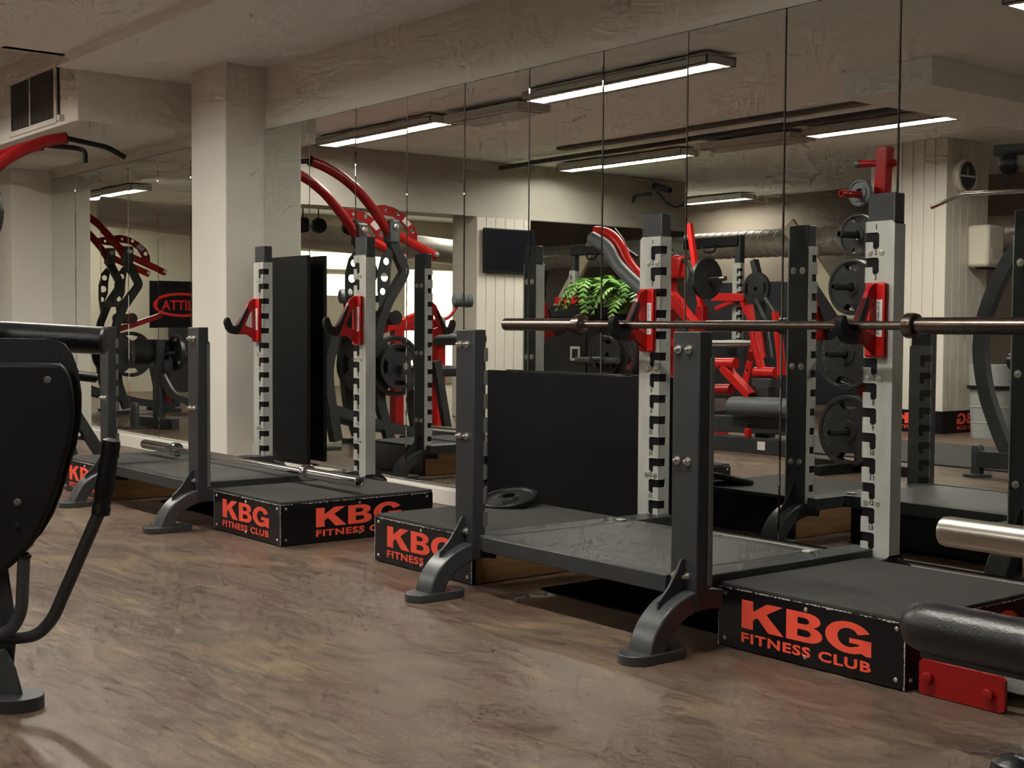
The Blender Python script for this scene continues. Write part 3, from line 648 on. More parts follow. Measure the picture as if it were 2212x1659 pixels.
# ------------------------------------------------------------------ plate-loaded pull machines with red arms (two of them)
XA, XB = -8.283, -8.72
def pull_machine():
    t = thing('pull_machine', 'x', 'gym machine', (-8.5, 2.4, 0), 'pull machines with red arms')
    def sx(L, x): return [V((x, y, z)) for y, z in L]
    armp = [(3.028, 2.042), (2.923, 2.018), (2.771, 1.951), (2.654, 1.874), (2.536, 1.758), (2.436, 1.646), (2.383, 1.571)]
    ring_o = [(2.420, 1.776), (2.329, 1.758), (2.229, 1.708), (2.154, 1.645), (2.120, 1.574), (2.118, 1.50), (2.208, 1.490), (2.208, 1.575), (2.250, 1.640), (2.330, 1.690), (2.43, 1.70), (2.499, 1.764)]
    blade = [(2.407, 1.461), (2.368, 1.424), (2.387, 1.313), (2.393, 1.202), (2.439, 1.091), (2.478, 1.008), (2.498, 1.145), (2.498, 1.282), (2.466, 1.393)]
    for k, x in enumerate((XA, XB)):
        a = part(t, 'red_arm', MB().tube(fillet(sx(armp, x), .05, 3), .036, 16), M['red'])
        hd = [V((x, 3.02, 2.045)), V((x, 3.16, 2.026)), V((x, 3.30, 2.009)), V((x, 3.415, 1.955))] if k == 0 else [V((x, 3.02, 2.045)), V((x, 3.26, 2.045)), V((x + .03, 3.31, 2.03)), V((x + .03, 3.31, 1.95))]
        part(t, 'arm_handle', MB().tube(fillet(hd, .04, 4), .0165, 14), M['black'])
        part(a, 'arm_cap', MB().lathe([(0, .037), (.008, .037), (.012, .025), (.012, .001)], (x, 3.028, 2.042), (0, 1, .22), 16), M['black'])
        hl = [circ(.022, 14, 2.165, 1.60), circ(.018, 14, 2.30, 1.722), circ(.014, 12, 2.40, 1.735)]
        rg = part(t, 'red_quadrant', MB().poly([ring_o] + hl, lambda p, q_, c: V((x - .012 + c, p, q_)), .012), M['red'], .001)
        part(rg, 'warning_label', MB().poly([[(2.23, 1.70), (2.17, 1.645), (2.21, 1.62), (2.265, 1.665)]], lambda p, q_, c: V((x + .0005 + c, p, q_)), .001), M['label'])
        part(t, 'lower_arm', MB().tube(sx([(2.40, 1.60), (2.310, 1.561), (1.945, 1.414)], x), .034, 16), M['redbright'])
        part(t, 'pivot_bracket', MB().box((x - .05, 2.31, 1.50), (x + .05, 2.40, 1.665)), M['grey'], .012)
        part(t, 'pivot_bolt', MB().lathe([(0, .022), (.012, .022), (.014, .012), (.02, .010)], (x + .05, 2.352, 1.615), (1, 0, 0), 16), M['bolt'])
        part(t, 'arm_bolt', MB().lathe([(0, .02), (.01, .02), (.012, .008)], (x + .03, 1.965, 1.425), (1, 0, 0), 14), M['bolt'])
        part(t, 'frame_leg', MB().sweep(fillet(sx([(2.367, 1.531), (2.236, 1.291), (2.390, 1.072), (2.462, .901), (2.502, .698), (2.45, .30), (2.370, .05)], x), .03, 2), [(-.035, -.03), (.035, -.03), (.035, .03), (-.035, .03)], (1, 0, .01)), M['frame'])
        part(t, 'side_blade', MB().poly([blade, circ(.028, 16, 2.425, 1.36), circ(.034, 16, 2.44, 1.245), circ(.026, 16, 2.455, 1.14)], lambda p, q_, c: V((x + .03 + c, p, q_)), .010), M['frame'])
        part(t, 'rear_leg', MB().sweep(fillet(sx([(2.842, .82), (2.906, .573), (2.878, .347), (2.82, .06)], x), .1, 4), [(-.035, -.04), (.035, -.04), (.035, .04), (-.035, .04)], (1, 0, .01)), M['frame'])
        part(t, 'base_curve', MB().sweep(fillet(sx([(3.05, .06), (2.978, .30), (2.820, .282), (2.60, .20), (2.2, .10), (1.86, .06)], x), .15, 5), [(-.035, -.03), (.035, -.03), (.035, .03), (-.035, .03)], (1, 0, .01)), M['frame'])
        part(t, 'foot_plate', MB().box((x - .05, 2.80, 0), (x + .05, 3.10, .02)), M['frame'], .004)
        part(t, 'foot_plate', MB().box((x - .05, 1.80, 0), (x + .05, 1.96, .03)), M['frame'], .004)
        part(t, 'front_strut', MB().sweep(sx([(1.945, .625), (1.828, .05)], x), [(-.03, -.025), (.03, -.025), (.03, .025), (-.03, .025)], (1, 0, .01)), M['frame'])
        part(t, 'foot_plate', MB().box((x - .05, 2.32, 0), (x + .05, 2.48, .03)), M['frame'], .004)
        part(t, 'plate_horn', MB().tube([(x - .03, 2.361, .594), (x + .20, 2.361, .594)], .024, 16), M['frame_gloss'])
        part(t, 'horn_cap', MB().lathe([(0, .026), (.006, .026), (.008, .012), (.004, .001)], (x + .20, 2.361, .594), (1, 0, 0), 16), M['bolt'])
    part(t, 'rear_brace', MB().beam((XB, 3.10, .52), (XB, 3.42, .0), .06, .07), M['frame'], .004)
    part(t, 'brace_plate', MB().poly([[(3.05, .28), (3.36, .20), (3.36, .10), (3.05, .16)], circ(.022, 14, 3.13, .21), circ(.022, 14, 3.28, .16)], lambda p, q_, c: V((XB - .05 + c, p, q_)), .010), M['frame'])
    part(t, 'cross_bar', MB().beam((XA, 2.40, 1.088), (XB, 2.40, 1.088), .05, .05), M['frame'], .004)
    part(t, 'cross_bar', MB().beam((XA, 2.88, .35), (XB, 2.88, .35), .06, .06), M['frame'], .004)
    part(t, 'red_beam', MB().beam((-8.5, 2.47, .80), (-8.5, 1.90, .99), .07, .05), M['redbright'], .004)
    part(t, 'seat_roll', MB().tube([(XB + .05, 2.30, .95), (XA - .02, 2.30, .95)], .055, 18), M['leather'])
    part(t, 'seat_pad', MB().box((-8.68, 1.62, .50), (-8.32, 2.10, .58)), M['leather'], .02)
    part(t, 'seat_post', MB().box((-8.54, 1.80, .0), (-8.46, 1.88, .50)), M['red'], .004)
    return t
pm = pull_machine(); pm['label'] = 'red armed pull machine whose handles reach in at the top left'
for k, (dx, yy, zz, r) in enumerate(((-8.283 + .06, 2.361, .594, .225), (-8.283 + .11, 2.361, .594, .17), (-8.72 + .07, 2.361, .594, .225), (-8.72 - .09, 2.86, .585, .225))):
    weight_plate((dx, yy, zz), 'x', r, .04, ['large black plate on the near horn of the red pull machine', 'smaller black plate outermost on the near horn of the red pull machine', 'black plate on the far horn of the red pull machine', 'black plate stored at the back of the red pull machine'][k], 'plates on the pull machine', holes=4)
pm2 = copy_tree(pm); pm2.location = pm.location + V((-4.55, .14, 0)); pm2['label'] = 'second red armed pull machine, seen in the left mirror'
weight_plate((-12.75, 2.50, .594), 'x', .225, .04, 'large black plate on the second pull machine', 'plates on the second pull machine', holes=4)
weight_plate((-13.2, 2.50, .594), 'x', .225, .04, 'black plate on the far side of the second pull machine', 'plates on the second pull machine', holes=4)
# seat with grey foot rollers beside it
lr = thing('leg_curl_bench', 'machine with grey ribbed foot rollers behind the red pull machine', 'gym machine', (-9.6, 1.4, 0))
def ribbed(c, L=.16, r=.06):
    return MB().lathe([(0, r * .5), (.004, r * .75), (.01, r * .95), (.03, r), (.06, r), (.065, r * .9), (.07, r), (.11, r), (.115, r * .9), (.12, r), (L, r * .95)], c, (.3, -1, 0), 24)
part(lr, 'foot_roller', ribbed((-9.6, 2.00, 1.13)), M['grey']); part(lr, 'foot_roller', ribbed((-9.6, .83, 1.12)), M['grey'])
part(lr, 'roller_arm', MB().tube(fillet([(-9.6, 1.95, 1.12), (-9.6, 1.93, .98), (-9.6, 1.75, .93), (-9.6, 1.5, .93)], .05, 4), .014, 12), M['red'])
part(lr, 'roller_arm', MB().tube(fillet([(-9.6, .76, 1.10), (-9.6, .86, .97), (-9.6, .95, .94), (-9.6, 1.2, .93)], .05, 4), .014, 12), M['red'])
part(lr, 'pivot_disc', MB().lathe([(0, .045), (.02, .045), (.022, .03), (.025, .001)], (-9.56, 1.0, .93), (1, 0, 0), 20), M['bolt'])
part(lr, 'beam', MB().beam((-9.65, 1.9, .90), (-9.65, .9, .90), .08, .10), M['red'], .005)
part(lr, 'post', MB().beam((-9.65, 1.4, 0), (-9.65, 1.4, .9), .09, .09), M['red'], .005)
part(lr, 'post', MB().beam((-9.65, .95, 0), (-9.65, .95, .9), .09, .09), M['redbright'], .005)
part(lr, 'thigh_pad', MB().tube([(-9.55, 1.15, .78), (-9.55, .55, .78)], .06, 18), M['leather'])
part(lr, 'seat_pad', MB().box((-9.85, 1.2, .62), (-9.45, 1.75, .70)), M['leather'], .02)
# ------------------------------------------------------------------ plate tree
tr = thing('plate_tree', 'red plate tree loaded with black plates, at the right of the mirror', 'plate tree', (-5.08, .93, 0))
part(tr, 'post', MB().beam((-5.155, .90, .05), (-5.0, .93, 1.997), .075, .075, (0, 1, 0)), M['red'], .004)
part(tr, 'top_peg', MB().tube([(-5.165, .96, 1.905), (-4.93, .90, 1.895)], .022, 14), M['red'])
part(tr, 'peg_cap', MB().lathe([(0, .024), (.03, .024), (.034, .016), (.035, .001)], (-5.165, .96, 1.905), (-1, .2, 0), 16), M['iron_grey'])
for x, z in ((-5.10, 1.705), (-5.112, 1.46), (-5.15, 1.143), (-5.187, .73), (-5.16, .25)):
    part(tr, 'plate_peg', MB().lathe([(0, .021), (.275, .021), (.275, .015), (.262, .014), (.262, .001)], (x, .93, z), (-.05, 1, 0), 18), M['red'] if z > 1.6 else M['iron'])
part(tr, 'base_foot', MB().beam((-5.5, .95, .03), (-4.65, .95, .03), .06, .06), M['black'], .004)
part(tr, 'base_foot', MB().beam((-5.15, .55, .03), (-5.15, 1.35, .03), .06, .06), M['black'], .004)
for k, (x, z, r, m_) in enumerate(((-5.10, 1.715, .080, 'iron_grey'), (-5.112, 1.459, .130, 'iron'), (-5.15, 1.143, .172, 'iron'), (-5.187, .73, .222, 'iron'), (-5.16, .255, .222, 'iron'))):
    weight_plate((x, 1.035, z), 'y', r, .032, ['tiny grey plate, topmost on the red plate tree', 'small black plate, second from the top on the red plate tree', 'black plate in the middle of the red plate tree', 'large black lettered plate, second from the bottom on the red plate tree', 'large black lettered plate, lowest on the red plate tree'][k], 'plates on the red plate tree', m_, 0 if k == 0 else 2, k >= 3)
    if k >= 2: weight_plate((x, .995, z), 'y', r * .99, .03, ['black plate behind the middle plate of the red plate tree', 'black plate behind the second lowest on the red plate tree', 'black plate behind the lowest on the red plate tree'][k - 2], 'plates on the red plate tree', m_, 2)
# ------------------------------------------------------------------ boarded column with clock, dispenser and lettered skirting
CX0, CX1, CY0, CY1 = -7.35, -6.575, -2.72, -2.089
colm = struct('wall_column', MB().box((CX0, CY0, 0), (CX1 - .014, CY1 - .014, CE)), M['plank'], 0, 'white boarded column with a wall clock')
nb = 7; wb = (CX1 - CX0) / nb
b0 = link('board', MB().box((-wb / 2 + .002, -.012, 0), (wb / 2 - .002, .0, CE - .19)).mesh('board', (0, 0, 0), 0), M['plank'], colm)
bevel(b0, .004); b0.location = (CX0 + wb / 2, CY1, .19)
for i in range(1, nb):
    o = b0.copy(); COL.objects.link(o); o.location = (CX0 + wb * (i + .5), CY1, .19)
nb2 = 6; wb2 = (CY1 - CY0) / nb2
b1 = link('board', MB().box((-.012, -wb2 / 2 + .002, 0), (0, wb2 / 2 - .002, CE - .19)).mesh('board', (0, 0, 0), 0), M['plank'], colm)
bevel(b1, .004); b1.location = (CX1, CY0 + wb2 / 2, .19)
for i in range(1, nb2):
    o = b1.copy(); COL.objects.link(o); o.location = (CX1, CY0 + wb2 * (i + .5), .19)
sk = struct('baseboard_column', MB().box((CX0 - .0, CY0, 0), (CX1 + .006, CY1 + .006, .19)), M['boxside'], 0, 'black lettered skirting round the boarded column')
def logo_on(parent, fn):
    mb = MB()
    for ch_, a0, a1 in (('K', 0.0, .345), ('B', .365, .645), ('G', .665, 1.0)):
        L = GL[ch_]; wmax = max(p[0] for p in L[0])
        mb.poly([[(a0 + (a1 - a0) * p[0] / wmax, .335 + .665 * p[1]) for p in lp] for lp in L], fn, .0008)
    put_text(mb, 'FITNESS CLUB', lambda a, b_: fn(a, .235 * b_, .0008), .035, 1.12)
    part(parent, 'lettering', mb, M['print'], smooth=0)
logo_on(sk, lambda a, b_, c: V((-6.90 - .43 * a, CY1 + .0062 + c, .028 + .14 * b_)))
logo_on(sk, lambda a, b_, c: V((CX1 + .0062 + c, -2.70 + .40 * a, .028 + .14 * b_)))
ck = thing('wall_clock', 'round grey wall clock on the boarded column', 'clock', (-6.575, -2.32, 2.19))
part(ck, 'clock_case', MB().lathe([(0, .145), (.05, .15), (.06, .146), (.062, .125), (.05, .122)], (-6.575, -2.32, 2.19), (1, 0, 0), 40), M['cream'])
part(ck, 'clock_face', MB().lathe([(0, .122), (.05, .122), (.051, .001)], (-6.575, -2.32, 2.19), (1, 0, 0), 40), mat('clock_glass', (.05, .055, .05), .08))
part(ck, 'clock_hand', MB().box((-6.5235, -2.43, 2.180), (-6.521, -2.215, 2.196)), M['label'])
part(ck, 'clock_hand', MB().box((-6.5235, -2.322, 2.19), (-6.521, -2.312, 2.27)), M['galv'])
dp = thing('paper_dispenser', 'white plastic paper dispenser on the boarded column', 'dispenser', (-6.575, -2.52, 1.42))
part(dp, 'case', MB().box((-6.575, -2.66, 1.42), (-6.37, -2.40, 1.78)), M['cream'], .03)
part(dp, 'window', MB().box((-6.371, -2.62, 1.49), (-6.368, -2.46, 1.58)), M['lamphouse'], .001)
part(dp, 'mouth', MB().box((-6.52, -2.60, 1.405), (-6.42, -2.46, 1.425)), M['black'])
wbn = thing('waste_bin', 'grey ribbed waste bin with a black lid beside the boarded column', 'bin', (-6.16, -2.15, 0))
M['bin'] = mat('bin_grey', (.30, .31, .30), .45)
part(wbn, 'bucket', MB().lathe([(0, .150), (.12, .155), (.125, .160), (.13, .155), (.25, .162), (.255, .167), (.26, .162), (.40, .170), (.60, .175)], (-6.16, -2.15, 0), (0, 0, 1), 36), M['bin'])
part(wbn, 'lid', MB().lathe([(.40, .172), (.40, .188), (.425, .190), (.43, .185)], (-6.16, -2.15, 0), (0, 0, 1), 36), M['black'])
# ------------------------------------------------------------------ cable machine with lat bar
lm = thing('cable_machine', 'black cable machine with a hanging pull-down bar at the right of the mirror', 'gym machine', (-4.2, .55, 0))
part(lm, 'pulldown_bar', MB().tube(fillet([(-4.890, .602, 1.640), (-4.688, .602, 1.705), (-4.018, .602, 1.690), (-3.82, .602, 1.62)], .05, 4), .014, 14), M['chrome'])
part(lm, 'snap_hook', MB().tube(fillet([(-4.402, .602, 1.72), (-4.418, .602, 1.75), (-4.402, .602, 1.79), (-4.388, .602, 1.75), (-4.402, .602, 1.72)], .01, 3), .005, 10), M['black'])
part(lm, 'cable_ball', MB().lathe([(-.06, .001), (-.055, .03), (-.03, .055), (0, .062), (.03, .055), (.055, .03), (.06, .001)], (-4.365, .602, 1.855), (1, .2, 0), 24), M['black'])
part(lm, 'top_boom', MB().tube([(-4.46, .602, 1.945), (-3.4, .40, 1.93)], .035, 16), M['frame'])
part(lm, 'mast', MB().beam((-3.5, .42, 0), (-3.5, .42, 1.97), .09, .09), M['frame'], .004)
cv = [(-4.30, .60, 1.36), (-4.340, .602, 1.314), (-4.441, .602, 1.140), (-4.513, .602, .948), (-4.534, .602, .753), (-4.488, .602, .504), (-4.375, .602, .234), (-4.266, .602, .05)]
part(lm, 'bowed_frame', MB().sweep(fillet([V(p) for p in cv], .1, 3), [(-.04, -.03), (.04, -.03), (.04, .03), (-.04, .03)], (0, 1, .01)), M['frame'])
part(lm, 'stop_post', MB().lathe([(0, .085), (.018, .085), (.02, .038), (.17, .038), (.19, .030), (.198, .001)], (-4.535, .602, 0), (0, 0, 1), 24), M['frame_gloss'])
part(lm, 'floor_beam', MB().beam((-4.535, .602, .11), (-3.5, .602, .11), .07, .10), M['frame'], .004)
part(lm, 'seat_roll', MB().tube([(-4.33, .60, .70), (-3.9, .60, .71)], .05, 18), M['leather'])
solo('rubber_floor_mat', 'grey speckled rubber mat under the machines at the right of the mirror', 'floor mat', MB().box((-7.0, -1.2, 0), (-3.2, .25, .012)), M['rubber'], (-5, -.5, 0))
# ------------------------------------------------------------------ red leg machine in the middle of the mirror
m8 = thing('leg_press', 'red machine with a thick grey foot roller in the middle of the mirror', 'gym machine', (-6.45, .45, 0))
part(m8, 'upright', MB().tube([(-6.53, .402, 1.05), (-6.468, .402, .777), (-6.399, .402, .585)], .030, 14), M['redbright'])
part(m8, 'upright', MB().tube([(-6.20, .502, 1.0), (-6.160, .502, .756), (-6.136, .502, .562)], .026, 14), M['redbright'])
part(m8, 'pivot_tube', MB().tube([(-6.46, .402, .567), (-6.27, .402, .568)], .040, 16), M['redbright'])
part(m8, 'pivot_tube', MB().tube([(-6.16, .402, .567), (-6.0, .402, .568)], .040, 16), M['redbright'])
part(m8, 'clevis', MB().box((-6.455, .36, .46), (-6.275, .45, .53)), M['frame_gloss'], .01)
part(m8, 'lower_post', MB().box((-6.42, .36, .10), (-6.30, .45, .47)), M['frame'], .006)
part(m8, 'cross_cap', MB().tube([(-6.80, .502, .625), (-6.56, .502, .630)], .040, 16), M['redbright'])
part(m8, 'diagonal', MB().beam((-6.678, .502, .60), (-6.41, .502, .40), .07, .06), M['redbright'], .004)
part(m8, 'lower_cap', MB().tube([(-6.785, .502, .432), (-6.599, .502, .439)], .040, 16), M['red'])
part(m8, 'drilled_strap', MB().poly([[(-6.53, .80), (-6.58, .82), (-6.665, .50), (-6.61, .48)], circ(.016, 12, -6.575, .73), circ(.016, 12, -6.60, .65), circ(.016, 12, -6.625, .57)], lambda a, b, c: V((a, .30 + c, b)), .012), M['redbright'])
part(m8, 'foot_roller', MB().lathe([(0, .035), (.004, .050), (.012, .066), (.03, .070), (.58, .070)], (-6.59, .52, .322), (1, 0, .02), 28), M['grey'])
part(m8, 'base_beam', MB().beam((-6.84, .452, .18), (-6.05, .452, .20), .10, .12), M['frame'], .005)
part(m8, 'floor_rail', MB().beam((-7.2, .56, .055), (-5.9, .56, .055), .08, .11), M['frame'], .004)
part(m8, 'rating_plate', MB().box((-6.26, .601, .03), (-6.19, .603, .09)), M['label'])
part(m8, 'steel_bar', MB().tube([(-6.91, .402, .771), (-6.49, .402, .777)], .022, 16), M['chrome'])
part(m8, 'back_frame', MB().beam((-6.75, .30, .20), (-6.75, .30, .80), .10, .08), M['frame'], .004)
bt = thing('drink_bottle', 'small red bottle standing on the rail of the red machine', 'bottle', (-6.372, .575, .11))
part(bt, 'bottle_body', MB().lathe([(0, .022), (.002, .025), (.06, .025), (.066, .018)], (-6.372, .575, .11), (0, 0, 1), 18), M['redbright'])
part(bt, 'bottle_cap', MB().lathe([(.064, .019), (.095, .019), (.1, .012)], (-6.372, .575, .11), (0, 0, 1), 18), M['black'])
# ------------------------------------------------------------------ chest machine, cabinet and ferns
m4 = thing('chest_machine', 'red and black padded chest machine behind the potted ferns', 'gym machine', (-8.3, -.15, 0))
part(m4, 'red_back', MB().tube(fillet([(-8.86, -.198, 1.735), (-8.76, -.198, 1.728), (-8.66, -.198, 1.69), (-8.562, -.198, 1.61), (-8.478, -.198, 1.47), (-8.361, -.198, 1.365), (-8.2, -.198, 1.25)], .08, 4), .048, 16), M['redbright'])
part(m4, 'black_pad', MB().tube(fillet([(-8.80, -.098, 1.672), (-8.70, -.098, 1.63), (-8.60, -.098, 1.575), (-8.499, -.098, 1.436), (-8.382, -.098, 1.345), (-8.238, -.098, 1.251), (-8.1, -.098, 1.16)], .08, 4), .058, 16), M['grey'])
part(m4, 'push_handle', MB().tube(fillet([(-8.749, -.298, 1.758), (-8.628, -.298, 1.650), (-8.585, -.298, 1.567), (-8.450, -.298, 1.497)], .05, 4), .018, 12), M['black'])
part(m4, 'push_handle', MB().tube(fillet([(-7.996, -.198, 1.62), (-7.930, -.198, 1.517), (-7.715, -.198, 1.406), (-7.678, -.198, 1.336), (-7.754, -.198, 1.178)], .06, 4), .018, 12), M['frame_gloss'])
part(m4, 'head_block', MB().box((-8.05, -.26, 1.30), (-7.80, -.14, 1.488)), M['redbright'], .02)
part(m4, 'red_strut', MB().beam((-8.10, -.198, 1.32), (-7.60, -.198, .86), .09, .08), M['redbright'], .006)
part(m4, 'red_strut', MB().beam((-8.15, -.198, 1.02), (-7.77, -.198, 1.10), .08, .07), M['redbright'], .006)
part(m4, 'red_strut', MB().beam((-7.973, -.198, .82), (-7.76, -.198, .68), .06, .05), M['redbright'], .006)
part(m4, 'main_post', MB().beam((-7.95, -.198, 0), (-7.95, -.198, 1.40), .10, .08), M['red'], .006)
part(m4, 'base_rail', MB().beam((-8.9, -.198, .05), (-7.3, -.198, .05), .10, .09), M['red'], .006)
part(m4, 'plate_horn', MB().tube([(-8.42, -.10, .615), (-8.42, .24, .612)], .024, 16), M['iron'])
part(m4, 'plate_horn', MB().tube([(-8.765, .10, .602), (-8.25, .10, .610)], .026, 16), M['frame_gloss'])
part(m4, 'horn_post', MB().beam((-8.3, -.05, 0), (-8.3, -.05, .62), .09, .07), M['red'], .006)
weight_plate((-8.36, -.02, .66), 'y', .215, .04, 'large black lettered plate on the chest machine horn', 'plates on the chest machine', holes=3, txt=True)
weight_plate((-8.45, .03, .65), 'y', .16, .035, 'black plate with grip holes outermost on the chest machine horn', 'plates on the chest machine', holes=3)
weight_plate((-8.66, -.10, .67), 'y', .15, .035, 'smooth black plate left on the chest machine', 'plates on the chest machine', holes=0)
cabt = thing('storage_cabinet', 'black storage cabinet under the potted ferns', 'cabinet', (-9.6, -1.0, 0))
part(cabt, 'carcass', MB().box((-10.28, -1.3, 0), (-9.0, -.80, .98)), M['blackboard'], .004)
part(cabt, 'worktop', MB().box((-10.30, -1.32, .98), (-8.95, -.78, 1.01)), M['blackboard'], .003)
for k in range(2):
    d_ = part(cabt, 'door', MB().box((-10.26 + k * .64, -.80, .04), (-9.64 + k * .64, -.785, .95)), M['black'], .003)
    part(d_, 'handle', MB().poly([[(-9.86 + k * .3, .56), (-9.72 + k * .3, .56), (-9.72 + k * .3, .70), (-9.86 + k * .3, .70)], [(-9.835 + k * .3, .585), (-9.745 + k * .3, .585), (-9.745 + k * .3, .675), (-9.835 + k * .3, .675)]], lambda a, b, c: V((a, -.785 + c, b)), .008), M['galv'])
for k, (x0, x1, z1) in enumerate(((-10.2, -9.52, 1.10), (-9.50, -9.33, 1.08))):
    bx_ = thing('storage_crate', ['wide black crate on the cabinet in front of the ferns', 'narrow black crate on the cabinet in front of the ferns'][k], 'crate', ((x0 + x1) / 2, -.83, 1.01), 'crates on the cabinet')
    part(bx_, 'crate_body', MB().poly([[(x0, 1.011), (x1, 1.011), (x1, z1 - .02), (x1 - .01, z1), (x0 + .01, z1), (x0, z1 - .02)]], lambda a, b, c: V((a, -.80 - c, b)), .10), M['black'], .004)
    part(bx_, 'crate_rim', MB().box((x0 - .006, -.908, z1 - .012), (x1 + .006, -.792, z1)), M['black'], .003)
M['wicker'] = mat('wicker', (.42, .27, .10), .7, noise=(40, (.20, .12, .04), .4, .6, (1, 1, 3)), bump=(70, .8, .006))
M['leaf'] = mat('fern_leaf', (.10, .24, .035), .5, noise=(9, (.20, .36, .07), .4, .7))
M['leaf2'] = mat('fern_leaf_dark', (.05, .15, .035), .5, noise=(9, (.12, .26, .06), .4, .7))
def frond(rnd, o, az, L, rise):
    """one arching frond with paired leaflets"""
    mb = MB(); n = 13; d = V((math.cos(az), math.sin(az), 0)); s_ = V((-math.sin(az), math.cos(az), 0)); pts = []
    for i in range(n + 1):
        t_ = i / n
        pts.append(V(o) + d * (L * (t_ * .95)) + V((0, 0, rise * math.sin(min(1, t_ * 1.25) * math.pi * .55) - L * .75 * t_ ** 3)))
    mb.tube(pts, .003, 5, r2=.001)
    for i in range(2, n + 1):
        p = pts[i]; t_ = i / n; w = L * .30 * (1 - abs(t_ - .38) * 1.25) + .012
        fwd = (pts[i] - pts[i-1]).normalized()
        for sg in (-1, 1):
            tip = p + s_ * sg * w + fwd * w * .45 + V((0, 0, -w * .25))
            a, b = p - fwd * (L / n * .55), p + fwd * (L / n * .55)
            mid1 = a.lerp(tip, .5) - fwd * L / n * .25; mid2 = b.lerp(tip, .5) + fwd * L / n * .25
            up = V((0, 0, .0015))
            vs_ = [a, mid1, tip, mid2, b]
            mb.add([v + up for v in vs_] + [v - up for v in vs_], [(0, 1, 2, 3, 4), (9, 8, 7, 6, 5), (0, 5, 6, 1), (1, 6, 7, 2), (2, 7, 8, 3), (3, 8, 9, 4), (4, 9, 5, 0)])
    return mb
for k, (x, y, zt, L) in enumerate(((-9.80, -1.0, 1.17, .34), (-9.42, -1.0, 1.17, .36), (-9.17, -.93, 1.13, .36))):
    fp = thing('potted_fern', ['green fern in a wicker pot at the left end of the cabinet', 'green fern in a wicker pot in the middle of the cabinet', 'green fern in a wicker pot at the right end of the cabinet'][k], 'plant', (x, y, 1.01), 'ferns on the cabinet')
    part(fp, 'wicker_pot', MB().lathe([(0, .062), (.01, .066), (.06, .074), (.12, .080), (zt - 1.02, .084), (zt - 1.01, .086), (zt - 1.015, .072), (zt - 1.03, .001)], (x, y, 1.01), (0, 0, 1), 24), M['wicker'])
    rnd = random.Random(11 + k)
    for j in range(22):
        part(fp, 'frond', frond(rnd, (x + rnd.uniform(-.03, .03), y + rnd.uniform(-.03, .03), zt - .01), j * 2 * math.pi / 11 + rnd.uniform(-.2, .2), L * rnd.uniform(.75, 1.15), rnd.uniform(.08, .22) if j % 2 else rnd.uniform(.18, .30)), M['leaf' if j % 3 else 'leaf2'])
# ------------------------------------------------------------------ television on its boarded column, mirrors under the lintel
tvc = struct('wall_column', MB().box((-10.75, -.70, 0), (-10.395, .0, 1.955)), M['plank'], 0, 'white boarded column that carries the television')
nb3 = 6; wb3 = .70 / nb3
b2 = link('board', MB().box((-.0, -wb3 / 2 + .002, 0), (.012, wb3 / 2 - .002, 1.955)).mesh('board', (0, 0, 0), 0), M['plank'], tvc)
bevel(b2, .004); b2.location = (-10.395, -.70 + wb3 / 2, 0)
for i in range(1, nb3):
    o = b2.copy(); COL.objects.link(o); o.location = (-10.395, -.70 + wb3 * (i + .5), 0)
tv = thing('television', 'black flat television on the boarded column in the mirror', 'television', (-10.33, -.37, 1.63))
part(tv, 'screen_frame', MB().box((-10.36, -.71, 1.415), (-10.33, -.055, 1.85)), M['black'], .006)
part(tv, 'screen', MB().box((-10.331, -.695, 1.435), (-10.328, -.07, 1.838)), mat('tv_glass', (.004, .005, .008), .25, spec=.3))
part(tv, 'wall_bracket', MB().box((-10.385, -.45, 1.55), (-10.355, -.30, 1.72)), M['frame'])
for i in range(4):
    y0 = -2.88 + i * .545
    o = solo('mirror_panel', ORD[i] + ' mirror sheet from the lintel corner on the side wall', 'mirror', MB().box((-10.402, y0 + .0016, .1), (-10.396, y0 + .5434, 1.95)), M['mirror'], (-10.40, y0 + .27, .1), 'mirror sheets on the side wall', smooth=0)
struct('wall_side', MB().box((-10.75, -2.885, 0), (-10.41, -.70, 1.955)), M['wall'])
# camera and cables on the lintel
sc_ = thing('security_camera', 'small grey security camera on a wall bracket near the lintel corner', 'camera', (-10.30, -2.35, 2.3))
part(sc_, 'bracket', MB().beam((-10.40, -2.10, 2.30), (-10.28, -2.25, 2.32), .05, .02), M['iron_grey'])
part(sc_, 'bracket_leg', MB().beam((-10.39, -2.08, 2.22), (-10.39, -2.12, 2.31), .04, .02), M['iron_grey'])
part(sc_, 'camera_body', MB().tube([(-10.25, -2.26, 2.40), (-10.22, -2.42, 2.37)], .035, 16), M['iron_grey'])
part(sc_, 'lens_hood', MB().tube([(-10.22, -2.42, 2.37), (-10.21, -2.47, 2.36)], .028, 16), M['black'])
cw = thing('wall_cable', 'thin cable looping from the security camera to the lintel corner', 'cable', (-10.38, -2.6, 2.3))
part(cw, 'cord', MB().tube(fillet([(-10.385, -2.45, 2.36), (-10.385, -2.60, 2.24), (-10.385, -2.72, 2.20), (-10.385, -2.86, 2.25)], .12, 5), .008, 8), M['iron_grey'])
part(cw, 'conduit', MB().tube(fillet([(-10.385, -2.33, 2.42), (-10.385, -2.33, 2.46), (-10.385, -2.10, 2.47)], .02, 3), .008, 8), M['white'])
